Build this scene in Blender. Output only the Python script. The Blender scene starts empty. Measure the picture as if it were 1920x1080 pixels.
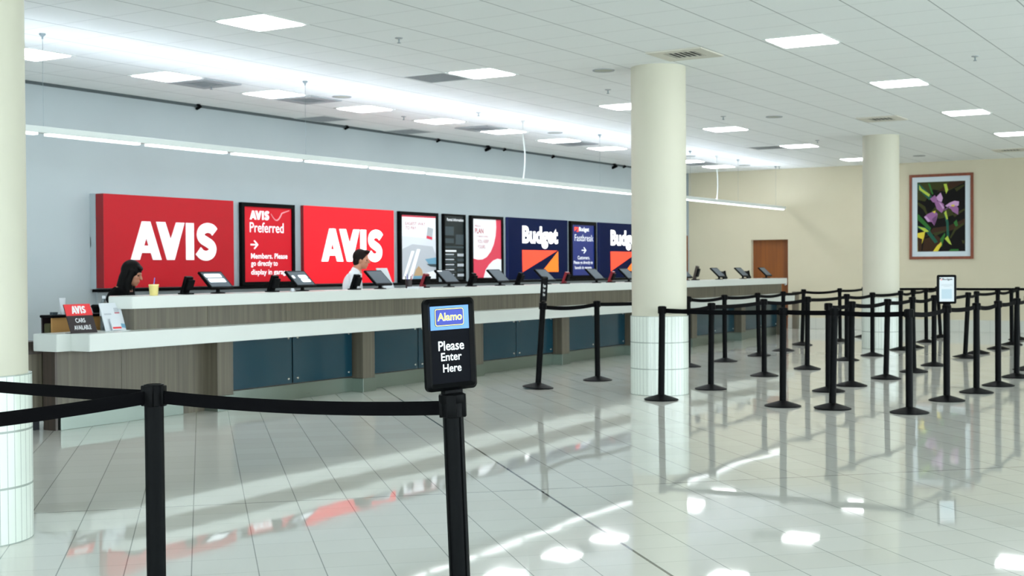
import bpy, bmesh, math, random
from mathutils import Vector, Matrix
random.seed(7)
PI = math.pi
scn = bpy.context.scene
COL = scn.collection

# ------------------------------------------------------------------ camera, world, exposure
cam_d = bpy.data.cameras.new('camera')
cam = bpy.data.objects.new('camera', cam_d)
COL.objects.link(cam)
YAW, PITCH, ROLL, CAM_H = math.radians(58.4451), math.radians(-0.8745), math.radians(-0.3549), 1.375
fw = Vector((math.sin(YAW)*math.cos(PITCH), math.cos(YAW)*math.cos(PITCH), math.sin(PITCH)))
rt0 = Vector((math.cos(YAW), -math.sin(YAW), 0)); up0 = rt0.cross(fw)
rt = rt0*math.cos(ROLL) + up0*math.sin(ROLL); up = -rt0*math.sin(ROLL) + up0*math.cos(ROLL)
M = Matrix((rt, up, -fw)).transposed().to_4x4(); M.translation = Vector((0, 0, CAM_H))
cam.matrix_world = M
cam_d.sensor_width = 36; cam_d.lens = 2439.15/1920*36; cam_d.clip_end = 200
cam_d.dof.use_dof = True; cam_d.dof.focus_distance = 4.5; cam_d.dof.aperture_fstop = 9.0
scn.camera = cam
scn.view_settings.view_transform = 'Standard'; scn.view_settings.look = 'None'
scn.view_settings.gamma = 1; scn.view_settings.use_curve_mapping = False
scn.view_settings.exposure = 0.42
wd = bpy.data.worlds.new('sky'); scn.world = wd; wd.use_nodes = True
wd.node_tree.nodes['Background'].inputs[0].default_value = (0.82, 0.93, 1.0, 1)
wd.node_tree.nodes['Background'].inputs[1].default_value = 7.4
H = 3.542; W = 12.439; B = 27.803
XF, YR = -9.0, -10.0          # wall behind the camera, window wall on the right
PANEL_E = 13.5                 # emission of the ceiling panels
BAR_E = 2.0
for k, (nm, loc, rot, sx, sy) in enumerate((('window_daylight', ((B+XF)/2, YR+.12, 1.7), (PI/2, 0, 0), B-XF-.6, 3.15),
                                            ('window_daylight', (XF+.12, 1.2, 1.7), (PI/2, 0, -PI/2), 20, 3.15))):
    ld = bpy.data.lights.new(nm, 'AREA'); ld.shape = 'RECTANGLE'; ld.size = sx; ld.size_y = sy
    ld.cycles.is_portal = True
    lo = bpy.data.objects.new(nm, ld); COL.objects.link(lo); lo.location = loc; lo.rotation_euler = rot

# ------------------------------------------------------------------ materials
def srgb(r, g, b):
    return tuple((c/255/12.92 if c/255 <= .04045 else ((c/255+.055)/1.055)**2.4) for c in (r, g, b)) + (1,)
def mat(name, col, rough=.5, metal=0, emit=None, es=0, spec=.5, coat=0, trans=0, alpha=1):
    m = bpy.data.materials.new(name); m.use_nodes = True
    p = m.node_tree.nodes['Principled BSDF']
    p.inputs['Base Color'].default_value = srgb(*col); p.inputs['Roughness'].default_value = rough
    p.inputs['Metallic'].default_value = metal; p.inputs['Specular IOR Level'].default_value = spec
    p.inputs['Coat Weight'].default_value = coat; p.inputs['Transmission Weight'].default_value = trans
    p.inputs['Alpha'].default_value = alpha
    if emit:
        p.inputs['Emission Color'].default_value = srgb(*emit); p.inputs['Emission Strength'].default_value = es
    return m
class NT:
    """small helper to write node maths"""
    def __init__(s, m): s.t = m.node_tree; s.n = s.t.nodes; s.l = s.t.links; s.p = s.n['Principled BSDF']
    def new(s, t, **k):
        n = s.n.new(t)
        for a, b in k.items(): setattr(n, a, b)
        return n
    def m(s, op, a, b=None, c=None):
        n = s.n.new('ShaderNodeMath'); n.operation = op
        for i, v in enumerate((a, b, c)):
            if v is None: continue
            if isinstance(v, (int, float)): n.inputs[i].default_value = v
            else: s.l.new(v, n.inputs[i])
        return n.outputs[0]
    def pos(s):
        g = s.new('ShaderNodeNewGeometry'); x = s.new('ShaderNodeSeparateXYZ'); s.l.new(g.outputs['Position'], x.inputs[0])
        return g.outputs['Position'], x.outputs
    def line(s, coord, pitch, off, wd):
        """1 on a line of width wd, repeating each pitch"""
        v = s.m('DIVIDE', s.m('SUBTRACT', coord, off), pitch)
        fr = s.m('ABSOLUTE', s.m('SUBTRACT', s.m('FRACT', s.m('ADD', v, .5)), .5))
        return s.m('LESS_THAN', fr, wd/2/pitch)
    def mix(s, f, a, b):
        n = s.new('ShaderNodeMix', data_type='RGBA')
        if isinstance(f, (int, float)): n.inputs[0].default_value = f
        else: s.l.new(f, n.inputs[0])
        for i, v in ((6, a), (7, b)):
            if isinstance(v, tuple): n.inputs[i].default_value = v
            else: s.l.new(v, n.inputs[i])
        return n.outputs[2]
    def noise(s, vec, scale, detail=2, rough=.5, sc3=None):
        if sc3:
            mp = s.new('ShaderNodeMapping'); mp.inputs['Scale'].default_value = sc3; s.l.new(vec, mp.inputs[0]); vec = mp.outputs[0]
        n = s.new('ShaderNodeTexNoise'); n.inputs['Scale'].default_value = scale; n.inputs['Detail'].default_value = detail
        n.inputs['Roughness'].default_value = rough; s.l.new(vec, n.inputs['Vector']); return n.outputs[0]
    def bump(s, h, st, dist=.01):
        b = s.new('ShaderNodeBump'); b.inputs['Strength'].default_value = st; b.inputs['Distance'].default_value = dist
        s.l.new(h, b.inputs['Height']); s.l.new(b.outputs[0], s.p.inputs['Normal'])

# polished floor tiles, laid at 45 degrees to the counter, two wider expansion joints
m_floor = mat('polished_tile', (224, 224, 216), .035, spec=.5)
t = NT(m_floor); P, xyz = t.pos()
TP = .2975*math.sqrt(2)
a_ = t.m('ADD', xyz[0], xyz[1]); b_ = t.m('SUBTRACT', xyz[0], xyz[1])
g1 = t.line(a_, TP, 11.03, .0040*1.41); g2 = t.line(b_, TP, 2.868, .0055*1.41)
e1 = t.m('LESS_THAN', t.m('ABSOLUTE', t.m('SUBTRACT', a_, 11.03)), .0085)
e2 = t.m('LESS_THAN', t.m('ABSOLUTE', t.m('SUBTRACT', b_, 2.868)), .011)
cb = t.new('ShaderNodeCombineXYZ')
t.l.new(t.m('FLOOR', t.m('DIVIDE', t.m('SUBTRACT', a_, 11.03), TP)), cb.inputs[0])
t.l.new(t.m('FLOOR', t.m('DIVIDE', t.m('SUBTRACT', b_, 2.868), TP)), cb.inputs[1])
wn = t.new('ShaderNodeTexWhiteNoise', noise_dimensions='2D'); t.l.new(cb.outputs[0], wn.inputs['Vector'])
cc = t.mix(wn.outputs['Value'], srgb(222, 221, 213), srgb(227, 227, 220))
cc = t.mix(t.m('MULTIPLY', g1, .42), cc, srgb(120, 124, 118))
cc = t.mix(t.m('MULTIPLY', g2, .62), cc, srgb(95, 100, 96))
cc = t.mix(t.m('MULTIPLY', e1, .75), cc, srgb(96, 100, 96))
cc = t.mix(e2, cc, srgb(84, 88, 84))
t.l.new(cc, t.p.inputs['Base Color'])
n1 = t.noise(P, 1.1, 1); n2 = t.noise(P, 4.5, 1)
t.bump(t.m('ADD', n1, t.m('MULTIPLY', n2, .10)), .17, .010)

# suspended ceiling
m_ceil = mat('ceiling_tile', (240, 244, 242), .85, spec=.2)
t = NT(m_ceil); P, xyz = t.pos()
TX, TY = .6005, .6115
UX, VY = 8.303, 8.171
l1 = t.line(xyz[1], TY, VY, .012); l2 = t.line(xyz[0], TX, UX, .009)
l3 = t.line(xyz[1], TY, VY-.012, .008)
cc = t.mix(t.m('MULTIPLY', l1, .55), srgb(240, 244, 242), srgb(70, 84, 84))
cc = t.mix(t.m('MULTIPLY', l2, .30), cc, srgb(90, 100, 98))
cc = t.mix(t.m('MULTIPLY', l3, .5), cc, srgb(245, 248, 246))  # bright edge highlight beside each joint, painted into the tile colour
nz = t.noise(P, 90, 2); cc = t.mix(t.m('MULTIPLY', nz, .05), cc, srgb(170, 175, 170))
t.l.new(cc, t.p.inputs['Base Color'])

def paint(name, col, rough=.6):
    m = mat(name, col, rough, spec=.3); t = NT(m); P, _ = t.pos()
    c2 = tuple(max(0, c-7) for c in col)
    t.l.new(t.mix(t.noise(P, 1.6, 3), srgb(*col), srgb(*c2)), t.p.inputs['Base Color'])
    t.bump(t.noise(P, 260, 2), .08, .002)
    return m
m_grey = paint('grey_blue_paint', (165, 175, 177))
m_cream = paint('cream_paint', (206, 199, 174))
m_colm = paint('column_paint', (204, 202, 184), .5)
m_white = mat('white_paint', (228, 232, 228), .5)
m_metalw = mat('white_metal', (206, 213, 209), .4)
m_black = mat('black_plastic', (5, 6, 7), .5, spec=.07)
m_pole = mat('black_powder_coat', (4, 6, 7), .5, spec=.07)
m_belt = mat('black_webbing', (4, 4, 6), .85, spec=.08)
t = NT(m_belt); P, _ = t.pos(); t.bump(t.noise(P, 900, 1), .2, .0006)
m_rubber = mat('dark_base', (7, 8, 10), .5, spec=.07)
m_steel = mat('brushed_steel', (118, 128, 120), .28, metal=.9)
t = NT(m_steel); P, _ = t.pos(); nn = t.noise(P, 3, 3, .6, (1, 1, 60))
r_ = t.new('ShaderNodeMapRange'); r_.inputs[3].default_value = .22; r_.inputs[4].default_value = .42; t.l.new(nn, r_.inputs[0]); t.l.new(r_.outputs[0], t.p.inputs['Roughness'])
m_knob = mat('polished_standoff', (210, 215, 212), .15, metal=1)
m_slab = mat('white_solid_surface', (206, 211, 205), .3)
m_teal = mat('teal_back_painted_glass', (9, 54, 68), .16, spec=.4)
def wood(name, c1, c2, sc=(34, 34, .55)):
    m = mat(name, c1, .45); t = NT(m); P, _ = t.pos()
    n = t.noise(P, 1.0, 4, .6, sc); n2 = t.noise(P, 1, 3, .6, (sc[0]*4, sc[1]*4, sc[2]*2))
    f = t.m('ADD', t.m('MULTIPLY', n, .75), t.m('MULTIPLY', n2, .35))
    cr = t.new('ShaderNodeValToRGB'); cr.color_ramp.elements[0].position = .36; cr.color_ramp.elements[1].position = .68
    cr.color_ramp.elements[0].color = srgb(*c2); cr.color_ramp.elements[1].color = srgb(*c1)
    t.l.new(f, cr.inputs[0]); t.l.new(cr.outputs[0], t.p.inputs['Base Color']); return m
m_wood = wood('greige_laminate', (105, 99, 83), (74, 69, 57))
m_woodd = wood('dark_laminate', (70, 60, 52), (46, 40, 36))
m_door = wood('orange_door_veneer', (134, 76, 16), (112, 58, 10), (10, 10, .4))
m_frame = wood('reddish_frame_wood', (134, 66, 34), (104, 46, 22), (20, 20, 3))
m_ltglow = mat('light_diffuser', (255, 255, 255), .5, emit=(250, 253, 255), es=PANEL_E)
m_barglow = mat('linear_light_lens', (255, 255, 255), .5, emit=(246, 251, 255), es=BAR_E)
m_upglow = mat('uplight_lens_glow', (255, 255, 255), .5, emit=(228, 238, 255), es=34)
m_dgap = mat('dark_shadow_gap', (70, 80, 82), .7)
m_vent = mat('vent_enamel', (206, 204, 190), .5)
m_ventg = mat('vent_grey', (160, 166, 168), .6)
m_slot = mat('vent_shadow_slot', (34, 40, 38), .8)
m_red = mat('red_sign_face', (164, 8, 24), .45, emit=(226, 20, 40), es=.05, spec=.25)
m_redlit = mat('backlit_red_sign_face', (206, 14, 30), .45, emit=(240, 30, 45), es=.35, spec=.25)
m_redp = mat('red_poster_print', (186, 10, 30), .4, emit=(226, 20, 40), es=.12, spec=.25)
m_redside = mat('dark_red_return', (128, 4, 14), .4)
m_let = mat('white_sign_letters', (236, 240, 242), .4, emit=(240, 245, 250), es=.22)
m_letlit = mat('backlit_white_letters', (250, 250, 250), .4, emit=(255, 255, 255), es=.8)
m_navy = mat('navy_sign_face', (2, 17, 56), .5, spec=.08, emit=(4, 30, 80), es=.05)
m_navyside = mat('navy_return', (4, 22, 84), .4)
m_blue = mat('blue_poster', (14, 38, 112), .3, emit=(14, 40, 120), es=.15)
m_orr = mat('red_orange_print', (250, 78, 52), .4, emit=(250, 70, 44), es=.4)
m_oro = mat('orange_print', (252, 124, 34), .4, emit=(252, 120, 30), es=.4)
m_signgrey = mat('sign_box_grey', (128, 142, 146), .5)
m_backb = mat('backing_board_grey', (156, 168, 172), .5)
m_frameb = mat('black_frame', (4, 5, 6), .45, spec=.07)
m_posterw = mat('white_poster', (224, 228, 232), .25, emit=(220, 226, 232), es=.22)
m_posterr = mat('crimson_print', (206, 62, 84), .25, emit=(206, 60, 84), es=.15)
m_txtw = mat('white_print', (236, 238, 240), .5)
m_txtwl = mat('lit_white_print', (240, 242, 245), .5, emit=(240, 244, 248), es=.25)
m_txtr = mat('red_print', (178, 52, 70), .5)
m_grp = mat('grey_print', (176, 182, 188), .4)
m_grpd = mat('slate_print', (50, 64, 70), .4)
m_dark = mat('charcoal_poster', (26, 36, 40), .25)
m_bluep = mat('pale_blue_print', (110, 160, 186), .4)
m_tan = mat('tan_board', (178, 134, 76), .6)
m_olive = mat('olive_canvas', (66, 64, 34), .8)
m_paper = mat('white_paper', (208, 213, 217), .6)
m_screen = mat('grey_screen', (84, 94, 102), .45, spec=.25)
m_screenlit = mat('lit_screen_patch', (240, 246, 250), .3, emit=(244, 250, 255), es=.5)  # reflections of the ceiling lights, painted as glowing patches
m_termr = mat('dark_red_plastic', (120, 20, 32), .35)
m_skin = mat('skin', (176, 122, 96), .5)
m_skin2 = mat('skin_tan', (186, 128, 100), .5)
m_hair = mat('black_hair', (4, 4, 4), .6, spec=.12)
m_hair2 = mat('dark_brown_hair', (20, 12, 9), .6, spec=.15)
m_blackc = mat('black_cloth', (4, 4, 5), .9, spec=.08)
m_whitec = mat('white_shirt_cloth', (226, 230, 234), .75, spec=.2)
m_trouser = mat('dark_trousers', (28, 30, 36), .8)
m_eye = mat('eye_dark', (30, 22, 18), .2)
m_lip = mat('lip', (150, 84, 74), .5)
m_bottle = mat('clear_plastic', (200, 214, 222), .08, trans=.9)
m_cup = mat('pale_yellow_drink', (222, 206, 128), .3)
m_straw = mat('blue_straw', (96, 116, 206), .4)
m_lblue = mat('light_blue_panel', (92, 146, 232), .45)
m_dblue = mat('royal_blue_badge', (24, 46, 160), .45)
m_yel = mat('yellow_letters', (250, 236, 70), .4)
m_cream2 = mat('cream_outline', (238, 226, 150), .4)
m_insert = mat('near_black_insert', (6, 8, 15), .6, spec=.06)
m_cardred = mat('bright_red_card', (222, 48, 52), .5)
m_cardblk = mat('brown_black_card', (34, 22, 26), .5)
m_bounce = mat('pale_bounce_ground', (215, 215, 208), .9)
m_alum = mat('window_aluminium', (150, 154, 152), .4, metal=.6)
m_speaker = mat('speaker_grille', (172, 176, 160), .7)
# ceramic stack tiles on the columns (mesh UV carries angle and height)
m_tile = mat('glazed_stack_tile', (214, 222, 212), .18)
t = NT(m_tile); uv = t.new('ShaderNodeUVMap'); sx = t.new('ShaderNodeSeparateXYZ'); t.l.new(uv.outputs[0], sx.inputs[0])
v1 = t.line(sx.outputs[0], 1/44, 0, .0018); v2 = t.line(sx.outputs[1], 1/3, 0, .013)
cc = t.mix(t.m('MULTIPLY', t.m('MAXIMUM', v1, v2), .75), srgb(214, 222, 212), srgb(118, 130, 122))
t.l.new(cc, t.p.inputs['Base Color'])
m_base = mat('baseboard_tile', (198, 200, 190), .25)
t = NT(m_base); P, xyz = t.pos()
t.l.new(t.mix(t.m('MULTIPLY', t.line(xyz[1], .61, .1,   .006), .5), srgb(198, 200, 190), srgb(130, 136, 130)), t.p.inputs['Base Color'])

# ------------------------------------------------------------------ mesh helpers
def link(name, bm, mats, parent=None, smooth=False, loc=None):
    me = bpy.data.meshes.new(name)
    if isinstance(bm, bpy.types.Mesh): me = bm
    else:
        bmesh.ops.recalc_face_normals(bm, faces=bm.faces[:]); bm.to_mesh(me); bm.free()
    for m in (mats if isinstance(mats, (list, tuple)) else [mats]): me.materials.append(m)
    if smooth:
        for p in me.polygons: p.use_smooth = True
        if smooth != 'all': me.set_sharp_from_angle(angle=math.radians(40))
    o = bpy.data.objects.new(name, me); COL.objects.link(o)
    if parent: o.parent = parent
    if loc: o.location = loc
    return o
def BM(): return bmesh.new()
def box(bm, x0, x1, y0, y1, z0, z1, bev=0, mi=0, mtx=None):
    vs = [bm.verts.new((x, y, z)) for x in (x0, x1) for y in (y0, y1) for z in (z0, z1)]
    fs = [bm.faces.new([vs[i] for i in q]) for q in ((0, 1, 3, 2), (4, 6, 7, 5), (0, 4, 5, 1), (2, 3, 7, 6), (0, 2, 6, 4), (1, 5, 7, 3))]
    for f in fs: f.material_index = mi
    if bev:
        es = list({e for f in fs for e in f.edges})
        r = bmesh.ops.bevel(bm, geom=es, offset=bev, segments=2, affect='EDGES', profile=.5)
        vs = list({v for v in vs if v.is_valid} | {v for f in r['faces'] for v in f.verts})
        for f in r['faces']: f.material_index = mi
    if mtx is not None:
        bmesh.ops.transform(bm, matrix=mtx, verts=[v for v in vs if v.is_valid])
    return vs
def lathe(bm, prof, cx=0, cy=0, seg=32, mtx=None, mi=0):
    rings = []
    for r, z in prof:
        if r < 1e-6: rings.append([bm.verts.new((cx, cy, z))])
        else: rings.append([bm.verts.new((cx+r*math.cos(2*PI*i/seg), cy+r*math.sin(2*PI*i/seg), z)) for i in range(seg)])
    for a, b in zip(rings, rings[1:]):
        for i in range(seg):
            j = (i+1) % seg
            if len(a) == 1 and len(b) == 1: continue
            q = [a[0], b[j], b[i]] if len(a) == 1 else [a[i], a[j], b[0]] if len(b) == 1 else [a[i], a[j], b[j], b[i]]
            f = bm.faces.new(q); f.material_index = mi
    for rg in (rings[0], rings[-1]):
        if len(rg) > 1: bm.faces.new(rg).material_index = mi
    if mtx is not None: bmesh.ops.transform(bm, matrix=mtx, verts=[v for r in rings for v in r])
def prism(bm, pts, y0, y1, mi=0):
    """polygon in the x-z plane pushed from y0 to y1"""
    a = [bm.verts.new((x, y0, z)) for x, z in pts]; b = [bm.verts.new((x, y1, z)) for x, z in pts]
    bm.faces.new(a).material_index = mi; bm.faces.new(b[::-1]).material_index = mi
    for i in range(len(a)):
        j = (i+1) % len(a); bm.faces.new([a[j], a[i], b[i], b[j]]).material_index = mi
def plan(bm, pts, z0, z1, mi=0):
    a = [bm.verts.new((x, y, z0)) for x, y in pts]; b = [bm.verts.new((x, y, z1)) for x, y in pts]
    bm.faces.new(a[::-1]).material_index = mi; bm.faces.new(b).material_index = mi
    for i in range(len(a)):
        j = (i+1) % len(a); bm.faces.new([a[i], a[j], b[j], b[i]]).material_index = mi
def tube(bm, pts, r, seg=8):
    pts = [Vector(p) for p in pts]; rs = r if isinstance(r, (list, tuple)) else [r]*len(pts)
    rings = []
    for i, p in enumerate(pts):
        d = (pts[min(i+1, len(pts)-1)] - pts[max(i-1, 0)]).normalized()
        a = d.orthogonal().normalized() if i == 0 else (prev - d*prev.dot(d)).normalized()
        prev = a; b = d.cross(a)
        rings.append([bm.verts.new(p + (a*math.cos(2*PI*k/seg)+b*math.sin(2*PI*k/seg))*rs[i]) for k in range(seg)])
    for A, Bq in zip(rings, rings[1:]):
        for k in range(seg): bm.faces.new([A[k], A[(k+1) % seg], Bq[(k+1) % seg], Bq[k]])
    bm.faces.new(rings[0][::-1]); bm.faces.new(rings[-1])
def ellipsoid(bm, c, r, rot=None, seg=20, rings=14):
    m = Matrix.Translation(c) @ (rot or Matrix.Identity(4)) @ Matrix.Diagonal((r[0], r[1], r[2], 1))
    bmesh.ops.create_uvsphere(bm, u_segments=seg, v_segments=rings, radius=1, matrix=m)
def rrect(x0, x1, z0, z1, r, n=5):
    out = []
    for cx, cz, a0 in ((x1-r, z1-r, 0), (x0+r, z1-r, 90), (x0+r, z0+r, 180), (x1-r, z0+r, 270)):
        for k in range(n+1):
            a = math.radians(a0+90*k/n); out.append((cx+r*math.cos(a), cz+r*math.sin(a)))
    return out

def empty(name, loc=(0, 0, 0)):
    o = bpy.data.objects.new(name, None); o.empty_display_size = .1; COL.objects.link(o); o.location = loc; return o
def tag(o, label, cat=None, group=None):
    o['label'] = label
    if cat: o['category'] = cat
    if group: o['group'] = group
    return o
def thing(name, label, cat, loc=(0, 0, 0), group=None): return tag(empty(name, loc), label, cat, group)
def struct(name, bm, m, **k):
    o = link(name, bm, m, **k); o['kind'] = 'structure'; return o
def dup(root, loc=None, keep=lambda c: True):
    r = root.copy(); COL.objects.link(r)
    if loc is not None: r.location = loc
    for ch in list(root.children):
        if not keep(ch): continue
        c = ch.copy(); COL.objects.link(c); c.parent = r
        for g in ch.children:
            d = g.copy(); COL.objects.link(d); d.parent = c
    return r

_fcache = {}
def text_mesh(s, offset=0.0, depth=.0015):
    cu = bpy.data.curves.new('t', 'FONT'); cu.body = s; cu.size = 1; cu.offset = offset; cu.resolution_u = 4
    o = bpy.data.objects.new('t', cu); COL.objects.link(o)
    dg = bpy.context.evaluated_depsgraph_get(); me = bpy.data.meshes.new_from_object(o.evaluated_get(dg))
    COL.objects.unlink(o); bpy.data.objects.remove(o); bpy.data.curves.remove(cu)
    return me
def text(name, s, x0, x1, z0, z1, y, m, parent, offset=0.0):
    """lettering fitted into a rectangle of the x-z plane, facing -y"""
    me = text_mesh(s, offset); me.name = name
    xs = [v.co.x for v in me.vertices]; ys = [v.co.y for v in me.vertices]
    ax, bx, ay, by = min(xs), max(xs), min(ys), max(ys)
    for v in me.vertices:
        X = x0+(v.co.x-ax)/(bx-ax)*(x1-x0); Z = z0+(v.co.y-ay)/(by-ay)*(z1-z0)
        v.co = (X, y, Z)
    me.materials.clear(); me.materials.append(m)
    o = bpy.data.objects.new(name, me); COL.objects.link(o); o.parent = parent
    return o
def avis(bm, x0, x1, z0, z1, y0, y1, mi=0):
    def q(pts): prism(bm, [(x0+(x1-x0)*a, z0+(z1-z0)*b) for a, b in pts], y0, y1, mi)
    q([(0, 0), (.095, 0), (.185, .70), (.185, 1), (.125, 1)]); q([(.34, 0), (.245, 0), (.155, .70), (.155, 1), (.215, 1)])
    q([(.07, .18), (.27, .18), (.25, .37), (.09, .37)])
    q([(.285, 1), (.385, 1), (.475, .34), (.475, 0), (.405, 0)]); q([(.610, 1), (.515, 1), (.42, .34), (.42, 0), (.49, 0)])
    q([(.630, 0), (.722, 0), (.722, 1), (.630, 1)])
    c = [(.93, .77), (.80, .85), (.55, .885), (.30, .83), (.19, .70), (.27, .58), (.5, .50), (.74, .41), (.82, .29), (.72, .17), (.48, .115), (.24, .15), (.07, .25)]
    P2 = []
    for i in range(len(c)-1):
        p = [Vector(c[max(0, min(len(c)-1, i+k))]) for k in (-1, 0, 1, 2)]
        for u in (0, .25, .5, .75):
            P2.append(.5*((2*p[1])+(p[2]-p[0])*u+(2*p[0]-5*p[1]+4*p[2]-p[3])*u*u+(3*p[1]-p[0]-3*p[2]+p[3])*u**3))
    P2.append(Vector(c[-1]))
    sw = (x1-x0)*.235; sx0 = x0+(x1-x0)*.762; hh = z1-z0; th = (x1-x0)*.088/2
    pp = [Vector((sx0+p.x*sw, z0+p.y*hh)) for p in P2]
    L, Rr = [], []
    for i, p in enumerate(pp):
        d = (pp[min(i+1, len(pp)-1)]-pp[max(i-1, 0)]).normalized(); n = Vector((-d.y, d.x))*th
        L.append(p+n); Rr.append(p-n)
    for i in range(len(pp)-1): prism(bm, [tuple(L[i]), tuple(L[i+1]), tuple(Rr[i+1]), tuple(Rr[i])], y0, y1, mi)
def flats(bm, y, polys, step=.0006):
    """printed shapes, each a hair in front of the last, facing -y; polys = [(points, material index)]"""
    for k, (pts, mi) in enumerate(polys):
        f = bm.faces.new([bm.verts.new((a, y-step*k, b)) for a, b in pts]); f.material_index = mi
def arrow(bm, x0, x1, z0, z1, y0, y1):
    w, h = x1-x0, z1-z0; zc = (z0+z1)/2; s = h*.085
    prism(bm, [(x0, zc-s), (x0+w*.8, zc-s), (x0+w*.8, zc+s), (x0, zc+s)], y0, y1)
    prism(bm, [(x1, zc), (x0+w*.52, z1), (x0+w*.40, z1-h*.09), (x0+w*.78, zc)], y0, y1)
    prism(bm, [(x1, zc), (x0+w*.78, zc), (x0+w*.40, z0+h*.09), (x0+w*.52, z0)], y0, y1)

# ------------------------------------------------------------------ the room
bm = BM(); box(bm, XF-.3, B+.3, YR-.3, W+.3, -.2, 0); struct('floor', bm, m_floor)
bm = BM(); box(bm, XF-.3, B+.3, YR-.3, W+.3, H, H+.25); struct('ceiling', bm, m_ceil)
bm = BM(); box(bm, XF-.3, B+.3, W, W+.25, 0, H); struct('wall_left', bm, m_grey)
DY0, DY1, DZ = 9.885, 10.745, 1.975
bm = BM()
box(bm, B, B+.3, YR, DY0, 0, H); box(bm, B, B+.3, DY1, W, 0, H); box(bm, B, B+.3, DY0, DY1, DZ, H); box(bm, B+.29, B+.3, DY0, DY1, 0, DZ)
struct('wall_back', bm, m_cream)
bm = BM(); box(bm, B+.13, B+.17, DY0, DY1, 0, DZ); d1 = struct('door_1', bm, m_door)
bm = BM(); lathe(bm, [(0, 0), (.012, 0), (.012, .05), (.028, .055), (.028, .075), (0, .08)], seg=16, mtx=Matrix.Translation((B+.13, DY0+.08, .98)) @ Matrix.Rotation(-PI/2, 4, 'Y'))
link('door_handle', bm, m_knob, d1, True)
bm = BM(); box(bm, B-.03, B, 12.262, W, 0, H); struct('trim_1', bm, m_grey)
bm = BM(); box(bm, B-.045, B-.031, 12.275, 12.43, 0, 2.1); struct('door_2', bm, m_door)
bm = BM(); box(bm, B-.02, B, YR, DY0, 0, .245, .003); struct('baseboard_back', bm, m_base)
bm = BM(); box(bm, 10.7, B-.05, W-.03, W, 0, 1.12); struct('trim_2', bm, m_grey)
bm = BM(); box(bm, XF, B-.05, W-.02, W, H-.035, H); struct('ceiling_shadow_strip', bm, m_dgap)  # dark strip painted in for the shadow line under the ceiling
# window wall on the right and glazed front behind the camera
def glazed(axis, c0, a0, a1, name, n):
    bm = BM()
    def bx(p, q, z0, z1):
        if axis == 'y': box(bm, p, q, c0-.25, c0, z0, z1)
        else: box(bm, c0-.25, c0, p, q, z0, z1)
    bx(a0, a1, 0, .10); bx(a0, a1, 3.30, H)
    struct(name, bm, m_cream)
    bm = BM(); st = (a1-a0)/n
    for k in range(n+1): bx(a0+k*st-.04, a0+k*st+.04, .10, 3.30)
    bx(a0, a1, .10, .16); bx(a0, a1, 3.24, 3.30); bx(a0, a1, 2.2, 2.25)
    return bm
struct('window_1', glazed('y', YR, XF, B, 'wall_right', 15), m_alum)
struct('window_2', glazed('x', XF, YR, W, 'wall_front', 9), m_alum)
bm = BM(); box(bm, XF-30, B+20, YR-30, YR-.3, -.3, -.1); box(bm, XF-30, XF-.3, YR-.3, W+20, -.3, -.1); struct('bounce_ground', bm, m_bounce)  # unseen ground, added pale so daylight bounces up to the ceiling
bm = BM(); box(bm, 10.62, 10.66, W-.02, W, 1.66, 1.78, .003); tag(link('wall_box', bm, m_white), 'small white box on the grey wall at the left side of the first red sign', 'wall box')

# columns
def column(x, y, label):
    t = thing('column', label, 'column', (x, y, 0), 'round columns of the hall')
    bm = BM(); lathe(bm, [(.297, .80), (.297, H)], seg=64); link('shaft', bm, m_colm, t, True)
    bm = BM(); uvl = bm.loops.layers.uv.new('UVMap'); seg = 88; zt = .85
    lo = [bm.verts.new((.315*math.cos(2*PI*i/seg), .315*math.sin(2*PI*i/seg), 0)) for i in range(seg)]
    hi = [bm.verts.new((v.co.x, v.co.y, zt)) for v in lo]
    for i in range(seg):
        j = (i+1) % seg; f = bm.faces.new([lo[i], lo[j], hi[j], hi[i]])
        for lp, (u, v) in zip(f.loops, ((i/seg, 0), ((i+1)/seg, 0), ((i+1)/seg, 1), (i/seg, 1))): lp[uvl].uv = (u, v)
    inn = [bm.verts.new((v.co.x*.94, v.co.y*.94, zt)) for v in hi]
    for i in range(seg):
        j = (i+1) % seg; f = bm.faces.new([hi[i], hi[j], inn[j], inn[i]])
        for lp in f.loops: lp[uvl].uv = (.01, .9)
    link('tile_jacket', bm, m_tile, t, True)
column(12.903, 6.044, 'cream round column with tiled foot standing behind the nearest corner of the rope queue')
column(4.22, 5.88, 'large cream round column with tiled foot cut by the left edge of the picture')
column(21.75, 6.12, 'farther cream round column with tiled foot inside the crowd of queue posts, left of the flower picture')

# ------------------------------------------------------------------ ceiling fittings
def cx(u): return UX+TX*u
def cy(v): return VY-TY*v
lt = thing('ceiling_light', '', 'ceiling light', group='square ceiling panel lights')
bm = BM()
for a in ((-.297, .297, -.297, -.275), (-.297, .297, .275, .297), (-.297, -.275, -.275, .275), (.275, .297, -.275, .275)): box(bm, a[0], a[1], a[2], a[3], -.006, .002)
link('frame', bm, m_metalw, lt)
bm = BM(); pts = rrect(-.272, .272, -.272, .272, .035); plan(bm, pts, -.010, .001); link('diffuser', bm, m_ltglow, lt)
ords = ['first', 'second', 'third', 'fourth', 'fifth', 'sixth', 'seventh', 'eighth', 'ninth', 'tenth', 'eleventh', 'twelfth']
first = True
rows = [('in the row above the counter', -4.47, [.5, 3.5, 6.45, 9.45, 12.42, 15.35, 18.35, 21.3, 24.4, 27.2, 30.0]),
        ('in the middle row of the ceiling', .53, [.5, 6.45, 12.4, 18.2, 23.95, 29.8]),
        ('in the row over the rope queue', 6.55, [6.4, 12.15, 18.0, 23.9])]
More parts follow.
